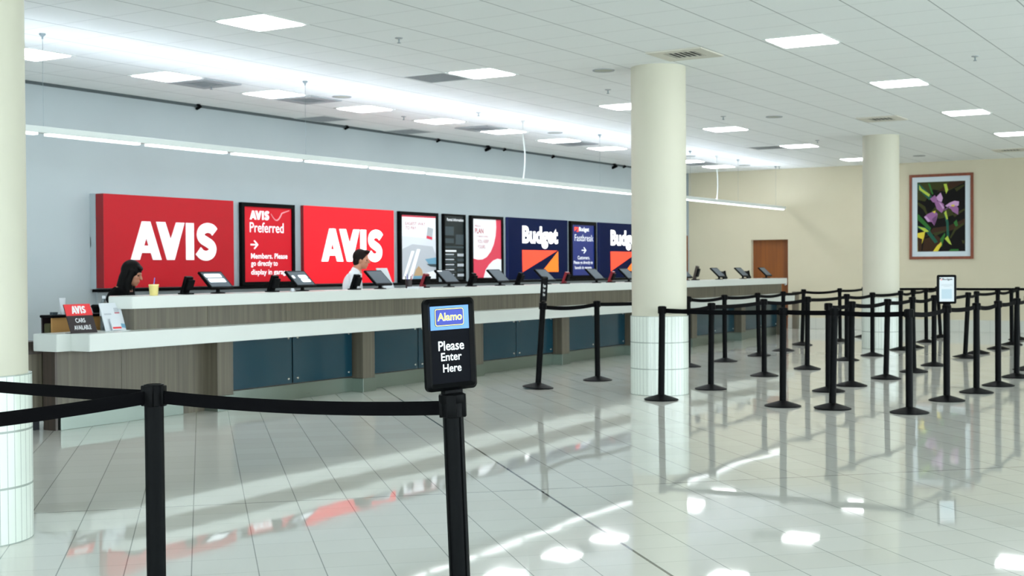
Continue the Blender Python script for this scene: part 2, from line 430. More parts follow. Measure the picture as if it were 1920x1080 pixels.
for rn, v, us in rows:
    for k, u in enumerate(us):
        o = lt if first else dup(lt)
        first = False
        o.location = (cx(u), cy(v), H)
        o['label'] = 'square white ceiling light, %s from the left %s' % (ords[k], rn)
# supply diffusers
def diffuser(u, v, m, label, grp='square air diffusers in the ceiling'):
    t = thing('air_diffuser', label, 'ceiling vent', (cx(u), cy(v), H), grp)
    bm = BM()
    for k, (a, b) in enumerate(((.30, .17), )):
        for s in ((-a, a, -a, -b), (-a, a, b, a), (-a, -b, -b, b), (b, a, -b, b)): box(bm, s[0], s[1], s[2], s[3], -.016, -.001)
    link('face_plate', bm, m, t)
    bm = BM(); box(bm, -.17, .17, -.17, .17, -.004, -.001); link('throat', bm, m_slot, t)
    bm = BM()
    for k in range(6):
        y = -.14+k*.056; box(bm, -.165, .165, -.008, .008, -.012, 0, mtx=Matrix.Translation((0, y, -.004)) @ Matrix.Rotation(.7, 4, 'X') @ Matrix.Diagonal((1, 1.6, .4, 1)))
    link('louvre', bm, m, t)
    return t
diffuser(6.5, 4.5, m_vent, 'cream louvred ceiling vent beside the top of the middle column')
diffuser(18.1, 4.57, m_vent, 'cream louvred ceiling vent left of and above the far column')
diffuser(29.1, 5.5, m_vent, 'faint louvred ceiling vent at the right edge above the flower picture')
diffuser(4.5, -4.5, m_ventg, 'grey square ceiling vent right beside the second light above the counter')
diffuser(7.5, -4.45, m_ventg, 'grey square ceiling vent right beside the third light above the counter')
diffuser(14.35, -4.5, m_ventg, 'grey square ceiling vent left beside the sixth light above the counter')
diffuser(19.35, -4.5, m_ventg, 'grey square ceiling vent right beside the seventh light above the counter')
diffuser(28.3, -4.5, m_ventg, 'grey square ceiling vent just right of the middle column, beside a counter row light')
def grille(u, v, label, fw_=.30):
    t = thing('return_grille', label, 'ceiling grille', (cx(u), cy(v), H), 'dark return air grilles in the ceiling')
    bm = BM()
    for s in ((-.3, .3, -.3, -.27), (-.3, .3, .27, .3), (-.3, -.27, -.27, .27), (.27, .3, -.27, .27)): box(bm, s[0], s[1], s[2], s[3], -.006, 0)
    link('frame', bm, m_metalw, t)
    bm = BM(); box(bm, -.27, .27, -.27, .27, -.003, 0, mi=0)
    for k in range(17): box(bm, -.27, .27, -.262+k*.032, -.254+k*.032, -.006, -.003, mi=1)
    link('mesh_panel', bm, [mat('grille_grey', (96, 104, 106), .7), m_ventg], t)
grille(6.45, -.47, 'dark grey return air grille left beside the middle-row light, left of the middle column')
grille(23.9, -.45, 'dark grey return air grille left beside the fifth light of the middle row')
grille(10.45, -6.5, 'dark return air grille against the grey wall, above the linear light')
grille(13.95, -6.5, 'second dark return air grille farther along against the grey wall')
sp_locs = [(7.55, -3.6, 'round ceiling speaker right of the third light above the counter'), (7.38, 2.53, 'round ceiling speaker left of the middle column top'),
           (16.41, -3.52, 'round ceiling speaker right of the sixth light above the counter'), (16.23, 2.54, 'dark rimmed round ceiling speaker between the two right columns'),
           (29.6, 2.6, 'faint round ceiling speaker above the flower picture'), (25.3, -3.56, 'small round ceiling speaker just right of the middle column'),
           (30.0, -3.5, 'round ceiling speaker right of the farthest light above the counter')]
spk = thing('ceiling_speaker', '', 'ceiling speaker', group='round ceiling speakers')
bm = BM(); lathe(bm, [(.10, -.004), (.115, -.010), (.122, -.006), (.122, 0), (.10, 0)], seg=32); link('rim', bm, m_ventg, spk, True)
bm = BM(); lathe(bm, [(0, -.006), (.10, -.004), (.10, 0)], seg=32); link('grille', bm, m_speaker, spk, True)
for k, (u, v, lb) in enumerate(sp_locs):
    o = spk if k == 0 else dup(spk); o.location = (cx(u), cy(v), H); o['label'] = lb
spr = thing('sprinkler', '', 'sprinkler', group='fire sprinklers under the ceiling')
bm = BM(); lathe(bm, [(.038, 0), (.036, -.006), (.012, -.012), (0, -.012)], seg=16); link('escutcheon', bm, m_ventg, spr, True)
bm = BM(); lathe(bm, [(0, -.05), (.018, -.05), (.018, -.046), (.006, -.044), (.007, -.010), (0, -.010)], seg=10); link('head', bm, m_signgrey, spr, True)
for k, (x, y, lb) in enumerate([(9.882, 7.297, 'small sprinkler head in the ceiling right of the nearest square light'),
        (14.149, 7.30, 'small sprinkler head left of the middle column, right above the partly hidden light'),
        (17.58, 7.21, 'small sprinkler head just right of the middle column'), (21.86, 7.24, 'small sprinkler head between the middle and far columns above a square light'),
        (14.03, 2.97, 'small sprinkler head at the far right of the ceiling'), (15.21, 9.87, 'faint sprinkler head above the fifth and sixth counter lights'),
        (15.0, 11.0, 'sprinkler head at the left end of the fifth counter light'), (11.2, 11.0, 'sprinkler head at the left end of the third counter light'),
        (27.07, 9.815, 'small sprinkler head above the cream back wall, right of the last counter light')]):
    o = spr if k == 0 else dup(spr); o.location = (x, y, H); o['label'] = lb
cm = thing('security_camera', '', 'security camera', group='small black cameras along the top of the grey wall')
bm = BM(); lathe(bm, [(.035, 0), (.035, -.02), (.012, -.022), (.012, -.05), (0, -.05)], seg=14); link('mount', bm, m_black, cm, True)
bm = BM(); lathe(bm, [(0, -.06), (.026, -.055), (.03, 0), (.03, .06), (0, .065)], seg=14, mtx=Matrix.Translation((0, 0, -.065)) @ Matrix.Rotation(1.2, 4, 'X')); link('camera_body', bm, m_black, cm, True)
for k, (x, s, lb) in enumerate([(12.376, 1, 'small black camera at the wall top above the first red sign'), (15.44, .9, 'small black camera at the wall top above the gap left of the fourth counter light'),
        (17.855, .9, 'small black camera at the wall top above the first blue sign group'), (19.384, 1.4, 'larger black camera at the wall top left of the thick hanging cable'),
        (19.95, .8, 'small black camera close to the right of the larger one'), (21.714, .9, 'small black camera at the wall top right of the thick hanging cable'),
        (24.288, 1.5, 'larger black camera at the wall top left of the middle column'), (24.75, .9, 'small black camera beside the one nearest the middle column')]):
    o = cm if k == 0 else dup(cm); o.location = (x, W-.05, H); o.scale = (s*.7,)*3; o['label'] = lb
o = dup(cm); o.location = (27.1, 12.1, H); o.scale = (1.3,)*3; o['label'] = 'black camera in the far corner just right of the middle column'; o['group'] = 'corner cameras'

# linear suspended light
bar = thing('linear_light', 'long white suspended linear light running parallel to the grey wall above the counter', 'pendant light', (0, 9.87, 0))
x0b, x1b = 6.55, 27.52
bm = BM(); box(bm, x0b, x1b, -.045, .045, 2.632, 2.692, .006); link('housing', bm, m_metalw, bar)
seg0 = 7.883
bm = BM()
k = -1
while seg0+1.209*k < x1b-.2:
    a = max(seg0+1.209*k+.06, x0b+.03); b = min(seg0+1.209*(k+1)-.06, x1b-.08)
    bm2 = BM(); box(bm2, a, b, -.036, .036, 2.612, 2.6335, .003); link('lens', bm2, m_barglow, bar); k += 1
    box(bm, a, b, -.022, .022, 2.6900, 2.6925)
link('uplight_lens', bm, m_upglow, bar)
for x, thick in ((7.91, 0), (11.55, 0), (18.83, 0), (22.45, 0), (24.83, 0), (27.0, 0), (16.41, 1), (23.72, 1)):
    bm = BM(); lathe(bm, [(.03, H), (.03, H-.012), (.008, H-.03), (.008, H-.05), (0, H-.05)], cx=x, seg=12)
    if thick:
        pts = [(x+.05*math.sin(PI*min(1, max(0, (s-.25)/.75))), 0, H-.03-(H-.03-2.69)*s) for s in [i/14 for i in range(15)]]
        tube(bm, pts, [.005]*4+[.011]*11, 8); link('power_cable', bm, m_metalw, bar, True)
    else:
        tube(bm, [(x, 0, H-.03), (x, 0, 2.69)], .0018, 5); link('hanger_wire', bm, m_signgrey, bar, True)

# ------------------------------------------------------------------ signs on the wall
YS = 12.2
SHX = lambda x: .00615*x
def signbox(label, x0, x1, mface, mside, z0=1.165, z1=2.292, deep=False):
    t = thing('wall_sign', label, 'sign')
    dd = .135 if deep else .058
    if not deep: t.location = (SHX((x0+x1)/2), .077, 0)
    bm = BM(); box(bm, x0, x1, YS, YS+dd, z0, z1, .004)
    for f in bm.faces:
        f.material_index = 0 if abs(f.calc_center_median().y-YS) < .001 else 1
    link('face', bm, [mface, mside], t); return t
s1 = signbox('first large red AVIS wall sign, leftmost, behind the black-haired person', 10.62, 12.81, m_red, m_redside, deep=True)
bm = BM(); avis(bm, 11.03, 12.475, 1.505, 1.976, YS-.012, YS+.001); link('letters', bm, m_let, s1)
s2 = signbox('second large red AVIS wall sign, backlit, behind the man in the white shirt', 14.215, 16.365, m_redlit, m_redside)
bm = BM(); avis(bm, 14.60, 16.045, 1.49, 1.972, YS-.012, YS+.001); link('letters', bm, m_letlit, s2)
def budget_sign(label, x0):
    t = signbox(label, x0, x0+2.19, m_navy, m_navyside)
    text('letters', 'Budget', x0+.48, x0+1.80, 1.735, 2.15, YS-.006, m_letlit, t, .045)
    bm = BM()
    prism(bm, [(x0+.477, 1.705), (x0+1.78, 1.705), (x0+.49, 1.30)], YS-.006, YS+.001, 0)
    prism(bm, [(x0+1.805, 1.69), (x0+1.815, 1.30), (x0+1.17, 1.30), (x0+1.37, 1.415)], YS-.006, YS+.001, 1)
    link('emblem', bm, [m_orr, m_oro], t); return t
budget_sign('navy Budget wall sign with orange emblem, left of the narrow blue poster', 19.745)
budget_sign('second navy Budget wall sign, partly hidden by the middle column', 23.24)
def poster(label, x0, x1, mfill, fr=.055, z0=1.155, z1=2.288):
    t = thing('framed_poster', label, 'poster', (SHX((x0+x1)/2), .077, 0))
    bm = BM()
    for s in ((x0, x0+fr, z0, z1), (x1-fr, x1, z0, z1), (x0+fr, x1-fr, z1-fr, z1), (x0+fr, x1-fr, z0, z0+fr)):
        box(bm, s[0], s[1], YS, YS+.056, s[2], s[3])
    link('frame', bm, m_frameb, t)
    bm = BM(); box(bm, x0+fr, x1-fr, YS+.02, YS+.05, z0+fr, z1-fr); link('print', bm, mfill, t)
    return t
YP = YS+.0185
p = poster('red framed poster with AVIS Preferred and an arrow between the two red signs', 12.965, 14.04, m_redp)
bm = BM(); avis(bm, 13.135, 13.52, 2.06, 2.182, YP-.004, YP+.001); link('logo', bm, m_txtwl, p)
text('heading', 'Preferred', 13.135, 13.82, 1.885, 2.025, YP, m_txtwl, p, .01)
bm = BM(); arrow(bm, 13.147, 13.301, 1.655, 1.78, YP-.003, YP+.001); link('arrow', bm, m_txtwl, p)
text('text_line', 'Members. Please', 13.155, 13.895, 1.525, 1.60, YP, m_txtwl, p, .02)
text('text_line', 'go directly to', 13.155, 13.69, 1.405, 1.50, YP, m_txtwl, p, .02)
text('text_line', 'display in garage.', 13.155, 13.93, 1.285, 1.38, YP, m_txtwl, p, .02)
bm = BM(); tube(bm, [(13.56+.38*s, YP, 2.15-.09*math.sin(PI*min(1, s*1.7))+.10*max(0, s-.45)) for s in [i/12 for i in range(13)]], [.004+.006*math.sin(i/12*PI) for i in range(13)], 6)
link('ribbon_print', bm, mat('pink_print', (240, 170, 176), .4), p, True)
p = poster('framed poster with pale car photo, right of the second red sign', 16.51, 17.58, m_posterw)
bm = BM(); a, b = 16.565, 17.525
flats(bm, YP, [([(a, 1.9), (b, 1.86), (b, 1.5), (a, 1.42)], 0), ([(a, 2.225), (b, 2.225), (b, 2.232), (a, 2.232)], 1), ([(a, 2.205), (b, 2.205), (b, 2.23), (a, 2.23)], 1),
    ([(a, 1.68), (a+.3, 1.77), (b-.1, 1.74), (b, 1.60), (b, 1.35), (a, 1.2)], 2), ([(16.60, 1.21), (16.66, 1.21), (16.92, 1.66), (16.84, 1.66)], 3), ([(16.74, 1.21), (16.84, 1.21), (17.08, 1.69), (16.99, 1.69)], 3),
    ([(17.21, 1.53), (b, 1.56), (b, 1.45), (17.32, 1.45)], 4), ([(17.25, 1.45), (b, 1.45), (b, 1.40), (17.36, 1.41)], 5),
    ([(16.87, 1.215), (17.18, 1.215), (17.12, 1.36), (17.03, 1.42), (16.95, 1.36)], 6), ([(16.86, 1.212), (17.3, 1.212), (17.2, 1.26), (16.9, 1.26)], 4),
    ([(17.25, 1.87), (17.41, 1.845), (17.445, 2.03), (17.29, 2.055)], 7), ([(17.25, 1.87), (17.41, 1.845), (17.418, 1.89), (17.258, 1.915)], 1)])
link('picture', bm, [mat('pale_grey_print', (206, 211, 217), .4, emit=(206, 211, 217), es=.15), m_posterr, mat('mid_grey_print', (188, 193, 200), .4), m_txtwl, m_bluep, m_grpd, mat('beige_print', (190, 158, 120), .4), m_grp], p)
text('heading', 'EASIEST WAY', 16.68, 17.23, 2.075, 2.125, YP, m_txtr, p); text('heading', 'TO PAY', 16.68, 16.98, 2.005, 2.055, YP, m_txtr, p)
p = poster('narrow charcoal framed notice with rental information, between two white posters', 17.74, 18.39, m_dark, .03)
text('heading', 'Rental Information', 17.85, 18.34, 2.17, 2.22, YP, m_txtw, p, .02)
bm = BM(); pl = [([(17.79, 1.93), (18.05, 1.93), (18.05, 2.08), (17.79, 2.08)], 0), ([(18.1, 1.78), (18.34, 1.78), (18.34, 1.95), (18.1, 1.95)], 0), ([(17.79, 1.80), (18.05, 1.80), (18.05, 1.88), (17.79, 1.88)], 0), ([(17.79, 1.72), (18.34, 1.72), (18.34, 1.75), (17.79, 1.75)], 0),
    ([(17.79, 1.655), (18.12, 1.655), (18.12, 1.685), (17.79, 1.685)], 1)]
for k in range(5):
    z = 1.60-k*.085; pl += [([(17.79, z), (18.05, z), (18.05, z+.022), (17.79, z+.022)], 2), ([(18.15, z-.02), (18.34, z-.02), (18.34, z+.025), (18.15, z+.025)], 0 if k % 2 else 2), ([(17.79, z-.04), (18.1, z-.04), (18.1, z-.02), (17.79, z-.02)], 0)]
flats(bm, YP, pl, .0002); link('printed_table', bm, [m_grpd, m_txtw, m_grp], p)
p = poster('white framed poster with sweeping crimson shape, left of the navy Budget sign', 18.56, 19.60, m_posterr)
bm = BM(); a, b, c, d = 18.616, 19.545, 1.211, 2.232
big = [(a, d), (19.37, d), (19.38, 2.1), (19.36, 1.95), (19.30, 1.80), (19.20, 1.67), (19.07, 1.575), (18.93, 1.53), (18.78, 1.525), (a, 1.55)]
sm = [(b, c), (b, 1.53), (19.42, 1.545), (19.27, 1.51), (19.14, 1.44), (19.03, 1.35), (18.96, c)]
flats(bm, YP, [(big, 0), (sm, 0)]); link('swoosh', bm, m_posterw, p)
text('text_line', 'MAKE A', 18.69, 18.87, 2.09, 2.13, YP-.002, m_txtr, p); text('heading', 'PLAN', 18.69, 18.96, 1.98, 2.07, YP-.002, m_txtr, p, .02)
text('text_line', 'IF THINGS CHANGE', 18.75, 19.12, 1.915, 1.945, YP-.002, m_txtr, p); text('text_line', 'YOU KEEP', 18.77, 19.13, 1.815, 1.875, YP-.002, m_txtr, p); text('text_line', 'YOURS.', 18.77, 19.03, 1.72, 1.78, YP-.002, m_txtr, p)
p = poster('narrow blue framed Fastbreak poster with a white arrow, between the navy signs', 22.06, 23.12, m_blue, .07)
bm = BM(); prism(bm, [(22.23, 2.175), (22.40, 2.175), (22.23, 2.09)], YP-.003, YP, 0); prism(bm, [(22.40, 2.165), (22.40, 2.08), (22.31, 2.08)], YP-.003, YP, 0); link('emblem', bm, m_orr, p)
text('logo', 'Budget', 22.42, 22.84, 2.07, 2.18, YP, m_txtwl, p, .03); text('heading', 'Fastbreak', 22.24, 23.02, 1.90, 2.03, YP, m_txtwl, p)
bm = BM(); arrow(bm, 22.52, 22.72, 1.655, 1.785, YP-.003, YP+.001); link('arrow', bm, m_txtwl, p)
text('text_line', 'Customers.', 22.36, 22.86, 1.54, 1.61, YP, m_txtwl, p, .015); text('text_line', 'Please go directly to', 22.20, 22.99, 1.43, 1.51, YP, m_txtwl, p, .015); text('text_line', 'booth in garage.', 22.25, 22.95, 1.33, 1.41, YP, m_txtwl, p, .015)
bm = BM(); box(bm, 10.62, B-1.9, YS+.138, W-.001, 1.156, 2.296); tag(link('sign_backing_board', bm, m_backb), 'grey backing board on the wall behind the row of signs', 'board')
bm = BM(); box(bm, 10.62, B-1.9, YS+.03, W-.031, 1.118, 1.152); tag(link('sign_rail', bm, m_frameb), 'dark metal rail under the row of wall signs', 'rail')

# flower picture on the back wall (built facing -y, then turned)
pic = thing('framed_picture', 'large framed flower photograph with reddish wood frame on the cream back wall', 'picture', (B-.001, 6.565, 0))
pic.rotation_euler = (0, 0, -PI/2)          # local x runs towards -Y of the room
x0, x1, z0, z1 = -.65, .65, 1.507, 3.283
bm = BM(); fr = .056
for s in ((x0, x0+fr, z0, z1), (x1-fr, x1, z0, z1), (x0+fr, x1-fr, z1-fr, z1), (x0+fr, x1-fr, z0, z0+fr)): box(bm, s[0], s[1], -.045, 0, s[2], s[3], .004)
link('frame', bm, m_frame, pic)
bm = BM(); box(bm, x0+fr, x1-fr, -.018, 0, z0+fr, z1-fr); link('mat_board', bm, mat('pale_blue_mat', (200, 212, 218), .7), pic)
bm = BM()
PX = lambda a, b: (-.487+.974*(a-220)/486, 3.122-1.455*(b-225)/702)
cols = [mat('print_black', (6, 5, 3), .5, spec=.15), mat('print_brown', (52, 31, 10), .3, spec=.15), mat('print_green', (44, 104, 42), .3, spec=.15), mat('print_teal_green', (30, 84, 66), .3, spec=.15), mat('print_yellow', (212, 192, 30), .3),
        mat('print_purple', (140, 84, 138), .3), mat('print_pale_purple', (190, 146, 190), .3), mat('print_olive', (50, 54, 14), .3, spec=.15), mat('print_lime', (168, 190, 44), .3), mat('print_deep_purple', (98, 48, 100), .3)]
pg = [([(220, 225), (706, 225), (706, 927), (220, 927)], 0), ([(220, 225), (700, 225), (640, 270), (520, 330), (380, 300), (300, 420), (220, 400)], 7), ([(560, 225), (706, 225), (690, 250), (560, 300), (420, 330)], 1),
      ([(380, 690), (540, 670), (706, 600), (700, 660), (560, 720), (420, 740), (300, 780)], 1), ([(290, 800), (420, 760), (480, 820), (400, 927), (270, 927)], 1), ([(600, 690), (690, 640), (696, 660), (610, 720), (560, 800), (550, 790)], 7), ([(380, 740), (500, 715), (505, 730), (400, 770)], 7), ([(455, 800), (500, 740), (505, 760), (470, 880), (455, 880)], 2), ([(222, 420), (300, 470), (330, 560), (320, 570), (280, 500), (222, 450)], 7), ([(600, 300), (690, 260), (700, 275), (620, 330)], 7), ([(580, 560), (700, 500), (704, 515), (600, 585)], 7), ([(400, 480), (560, 500), (600, 560), (450, 600), (330, 560)], 7),
      ([(222, 235), (240, 235), (370, 370), (345, 410), (222, 290)], 3), ([(240, 250), (265, 290), (350, 350), (340, 375), (240, 300)], 8), ([(330, 240), (350, 240), (385, 350), (370, 350)], 2), ([(490, 250), (520, 250), (535, 310), (515, 350)], 8),
      ([(220, 545), (235, 550), (360, 690), (350, 720), (220, 600)], 2), ([(222, 660), (330, 690), (430, 830), (400, 845), (310, 730), (222, 690)], 3), ([(222, 670), (300, 690), (340, 725), (300, 730)], 8),
      ([(222, 740), (300, 725), (290, 780), (240, 927), (222, 927)], 4), ([(222, 780), (270, 800), (262, 927), (225, 927)], 1), ([(380, 927), (420, 870), (465, 830), (470, 860), (430, 925)], 4),
      ([(490, 540), (515, 510), (540, 640), (545, 780), (520, 780), (515, 640)], 3), ([(495, 540), (515, 515), (532, 600), (520, 610)], 8), ([(500, 800), (530, 770), (570, 862), (545, 850)], 8), ([(590, 640), (620, 610), (635, 670), (610, 680)], 2), ([(560, 905), (640, 905), (640, 925), (540, 925)], 2), ([(670, 815), (700, 820), (700, 850), (680, 850)], 7),
      ([(350, 395), (400, 360), (430, 400), (420, 440), (380, 430)], 5), ([(415, 380), (460, 335), (482, 390), (470, 430), (435, 420)], 6), ([(400, 440), (440, 415), (490, 450), (498, 500), (470, 540), (420, 500)], 5), ([(440, 430), (470, 450), (498, 490), (480, 500)], 6),
      ([(290, 575), (330, 545), (400, 520), (430, 550), (420, 600), (395, 668), (370, 630), (330, 625)], 5), ([(290, 575), (315, 570), (355, 620), (330, 628)], 6), ([(370, 600), (420, 560), (415, 620), (395, 665)], 9), ([(375, 525), (410, 515), (400, 545)], 4),
      ([(505, 470), (550, 440), (600, 422), (645, 430), (640, 470), (560, 500)], 6), ([(545, 480), (620, 470), (640, 500), (635, 562), (580, 530)], 5), ([(565, 462), (600, 460), (598, 480), (570, 478)], 4), ([(490, 515), (545, 470), (550, 482), (500, 520)], 9)]
flats(bm, -.0185, [([PX(*q) for q in pts], mi) for pts, mi in pg], .00025); link('photograph', bm, cols, pic)

# ------------------------------------------------------------------ the counter
YB, YPIL, YT = 9.03, 9.03, 9.17
NB = 8
sl = thing('lower_ledge', 'long white lower ledge running along the front of the rental counter', 'countertop')
bm = BM(); plan(bm, [(7.47, 8.77), (25.06, 8.77), (25.06, 9.30), (7.32, 9.30), (7.32, 9.0), (7.47, 9.0)], .692, .84)
bmesh.ops.bevel(bm, geom=[e for e in bm.edges], offset=.004, segments=2, affect='EDGES'); link('ledge_slab', bm, m_slab, sl)
su = thing('upper_counter_top', 'long white raised top of the rental counter carrying the screens', 'countertop')
bm = BM(); plan(bm, [(8.10, 8.95), (25.12, 8.95), (25.12, 9.47), (8.30, 9.47), (8.03, 9.17)], 1.032, 1.142)
bmesh.ops.bevel(bm, geom=[e for e in bm.edges], offset=.004, segments=2, affect='EDGES'); link('top_slab', bm, m_slab, su)
bm = BM(); box(bm, 9.0, 25.1, 9.50, 9.98, .72, .755, .003); box(bm, 9.0, 9.04, 9.5, 9.98, 0, .72); box(bm, 25.06, 25.1, 9.5, 9.98, 0, .72); box(bm, 16.5, 16.54, 9.5, 9.98, 0, .72)
tag(link('staff_desk', bm, m_wood), 'low staff desk behind the raised counter top', 'desk')
# end unit
e = thing('counter_end_unit', 'plain wood panelled end unit at the left end of the counter with steel kickplate', 'counter unit')
bm = BM(); box(bm, 7.48, 8.185, 9.19, 9.42, .158, .692); link('panel', bm, m_wood, e)
bm = BM(); box(bm, 8.190, 8.93, 9.19, 9.42, .158, .692); link('panel', bm, m_wood, e)
bm = BM(); box(bm, 8.93, 9.24, 9.20, 9.45, 0, .692); link('panel', bm, m_wood, e)
bm = BM(); box(bm, 7.50, 8.93, 9.175, 9.40, 0, .158, .002); link('kick_plate', bm, m_steel, e)
bm = BM(); box(bm, 7.455, 7.48, 9.19, 9.345, 0, .692); link('side_panel', bm, m_woodd, e)
rs = thing('counter_riser', 'striped wood panelling between the lower ledge and the raised counter top', 'counter panelling')
bm = BM(); plan(bm, [(8.19, 9.02), (9.10, 9.02), (9.10, 9.44), (8.36, 9.44), (8.13, 9.19)], .84, 1.032); link('riser_panel', bm, m_wood, rs)
for k in range(7):
    for a, b in ((-.135, .985), (.99, 2.13)):
        bm = BM(); box(bm, 9.24+2.27*k+a, 9.24+2.27*k+b, 9.02, 9.44, .84, 1.032); link('riser_panel', bm, m_wood, rs)
bay = thing('counter_bay', '', 'counter unit', (9.24, 0, 0), 'teal panelled bays of the counter')
D = 2.27
bm = BM(); box(bm, 0, .215, YPIL, 9.44, .150, .692, .002); link('pillar', bm, m_wood, bay)
bm = BM(); box(bm, -.008, .223, YPIL-.008, 9.40, 0, .150, .002); link('pillar_shoe', bm, m_steel, bay)
bm = BM(); box(bm, .215, D, YT+.035, 9.44, .16, .692); link('back_panel', bm, m_woodd, bay)
bm = BM(); box(bm, .223, D-.008, YT+.012, 9.40, 0, .162, .002); link('kick_plate', bm, m_steel, bay)
mid = (.215+D)/2
for a, b in ((.225, mid-.012), (mid+.012, D-.03)):
    bm = BM(); box(bm, a, b, YT-.008, YT+.004, .175, .688, .001); gp = link('glass_panel', bm, m_teal, bay)
    for xx in (a+.06, b-.06):
        for zz in (.225, .655):
            bm = BM(); lathe(bm, [(0, -.012), (.011, -.012), (.013, -.008), (.013, .043), (0, .043)], seg=14, mtx=Matrix.Translation((xx, YT-.008, zz)) @ Matrix.Rotation(-PI/2, 4, 'X')); link('standoff', bm, m_knob, gp, True)
bay_l = ['first teal panelled counter bay from the left, above the black queue belt', 'second teal panelled counter bay, left of the Alamo sign', 'third teal panelled counter bay, right of the Alamo sign, with bright patch on its kickplate',
         'fourth teal panelled counter bay, behind the lone queue post left of the middle column', 'counter bay hidden mostly behind the middle column', 'teal panelled counter bay just right of the middle column', 'rightmost teal panelled counter bay']
for k in range(7):
    o = bay if k == 0 else dup(bay, (9.24+D*k, 0, 0)); o['label'] = bay_l[k]
e2 = thing('counter_end_unit', 'wood end panel closing the far right end of the counter', 'counter unit')
bm = BM(); box(bm, 25.13, 25.2, YPIL, 9.44, 0, .69); link('side_panel', bm, m_wood, e2)
bm = BM(); box(bm, B-.16, B-.02, 9.63, 9.74, .0, .82, .003); tag(link('wooden_post', bm, m_wood), 'short brown wooden post against the back wall beyond the counter end', 'post')
# neighbouring counter to the left, half hidden by the column
nb = thing('side_counter', 'grey wood counter section behind the left column with dark top band', 'counter unit')
bm = BM(); box(bm, 6.0, 7.462, 9.37, 9.8, .12, .66); link('panel', bm, m_wood, nb)
bm = BM(); box(bm, 6.0, 7.475, 9.355, 9.82, .66, .77, .003); link('top_band', bm, m_woodd, nb)
bm = BM(); box(bm, 6.05, 7.455, 9.40, 9.78, 0, .12); link('plinth', bm, m_trouser, nb)

# ------------------------------------------------------------------ things on the counter
ZT = 1.142
mon = thing('tilted_screen', '', 'monitor', group='black tilted touch screens on the raised counter')
TR = Matrix.Translation((0, .085, .130)) @ Matrix.Rotation(math.radians(-47), 4, 'X')
bm = BM(); box(bm, -.158, .158, -.010, .016, -.122, .122, .006, mtx=TR); link('casing', bm, m_black, mon)
bm = BM(); box(bm, -.138, .138, -.0115, -.0095, -.100, .102, mtx=TR); link('display', bm, m_screen, mon)
bm = BM(); lathe(bm, [(0, 0), (.075, 0), (.07, .010), (.02, .016), (.017, .09), (0, .09)], cy=.06, seg=20); link('stand', bm, m_black, mon, True)
def mon_at(x, label, first=False, lit=None, y=9.18):
    o = mon if first else dup(mon, keep=lambda c: not c.name.startswith('lit')); o.location = (x, y, ZT); o['label'] = label
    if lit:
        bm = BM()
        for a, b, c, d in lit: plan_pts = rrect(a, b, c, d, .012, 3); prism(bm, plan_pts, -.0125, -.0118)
        bmesh.ops.transform(bm, matrix=TR, verts=bm.verts[:]); link('lit_painted_glare', bm, m_screenlit, o)  # lamp reflections laid on the display as emissive shapes
mon_at(9.47, 'tilted black screen with white reflections painted as bars, between the first red sign and the poster', True, [(-.122, .105, .030, .080), (-.115, .112, -.040, .016)])
mon_at(10.74, 'tilted black screen with white reflections painted as boxes, in front of the AVIS Preferred poster', lit=[(-.02, .115, .0, .05), (-.02, .118, -.06, -.01), (-.125, -.085, .0, .045)])
mon_at(12.11, 'large tilted dark screen in front of the man in the white shirt')
mon_at(13.53, 'tilted dark screen with a painted glint, in front of the pale car poster', lit=[(-.13, -.03, .085, .1)])
mon_at(14.74, 'tilted dark screen left of the white and crimson poster', y=9.18)
bx_ = [(15.98, 'tilted dark screen just above the leaning queue sign'), (17.50, 'tilted dark screen below the Fastbreak poster'), (18.60, 'tilted screen left against the middle column edge'), (20.80, 'tilted screen right against the middle column edge'),
       (22.30, 'tilted dark screen with handset behind it, right of the middle column'), (23.47, 'tilted dark screen left of the brown door'), (24.72, 'tilted dark screen in front of the brown door')]
for x, lb in bx_: mon_at(x, lb)
term = thing('card_terminal', '', 'card terminal', group='card terminals standing on the raised counter')
TR2 = Matrix.Translation((0, -.03, 0)) @ Matrix.Rotation(math.radians(22), 4, 'X')
bm = BM(); box(bm, -.045, .045, -.018, .022, .0, .175, .006, mtx=Matrix.Translation((0, .05, .008)) @ Matrix.Rotation(math.radians(22), 4, 'X')); link('body', bm, m_black, term)
bm = BM(); box(bm, -.035, .05, -.046, -.018, .05, .155, .005, mtx=Matrix.Translation((0, .05, .008)) @ Matrix.Rotation(math.radians(22), 4, 'X')); link('printer_housing', bm, m_rubber, term)
bm = BM(); box(bm, -.05, .05, -.03, .09, 0, .014, .004); link('foot', bm, m_black, term)
for k, (x, lb, col) in enumerate([(9.03, 'black card terminal left of the first lit screen', 0), (10.25, 'black card terminal in front of the AVIS Preferred poster', 0), (11.62, 'black card terminal left of the man in the white shirt', 0),
        (12.97, 'red card terminal below the pale car poster', 1), (14.02, 'black card terminal below the charcoal notice', 0), (15.2, 'slim black card terminal in front of the navy Budget sign', 0), (16.5, 'dark red card terminal between the two screens right of the leaning sign', 1),
        (17.95, 'dark red card terminal in front of the second navy sign', 1), (21.2, 'tall dark brown terminal right beside the middle column', 1)]):
    o = term if k == 0 else dup(term); o.location = (x, 9.2, ZT); o['label'] = lb
    if col:
        for c in o.children:
            if c.name.startswith('body'):
                c.data = c.data.copy(); c.data.materials[0] = m_termr if x < 20 else m_woodd
    if x > 20: o.scale = (1, 1, 1.45)
ph = thing('desk_phone', '', 'telephone', group='dark desk phones behind the screens')
bm = BM(); box(bm, -.09, .09, -.02, .02, 0, .15, .008, mtx=Matrix.Translation((0, 0, .01)) @ Matrix.Rotation(-.5, 4, 'X')); link('body', bm, m_black, ph)
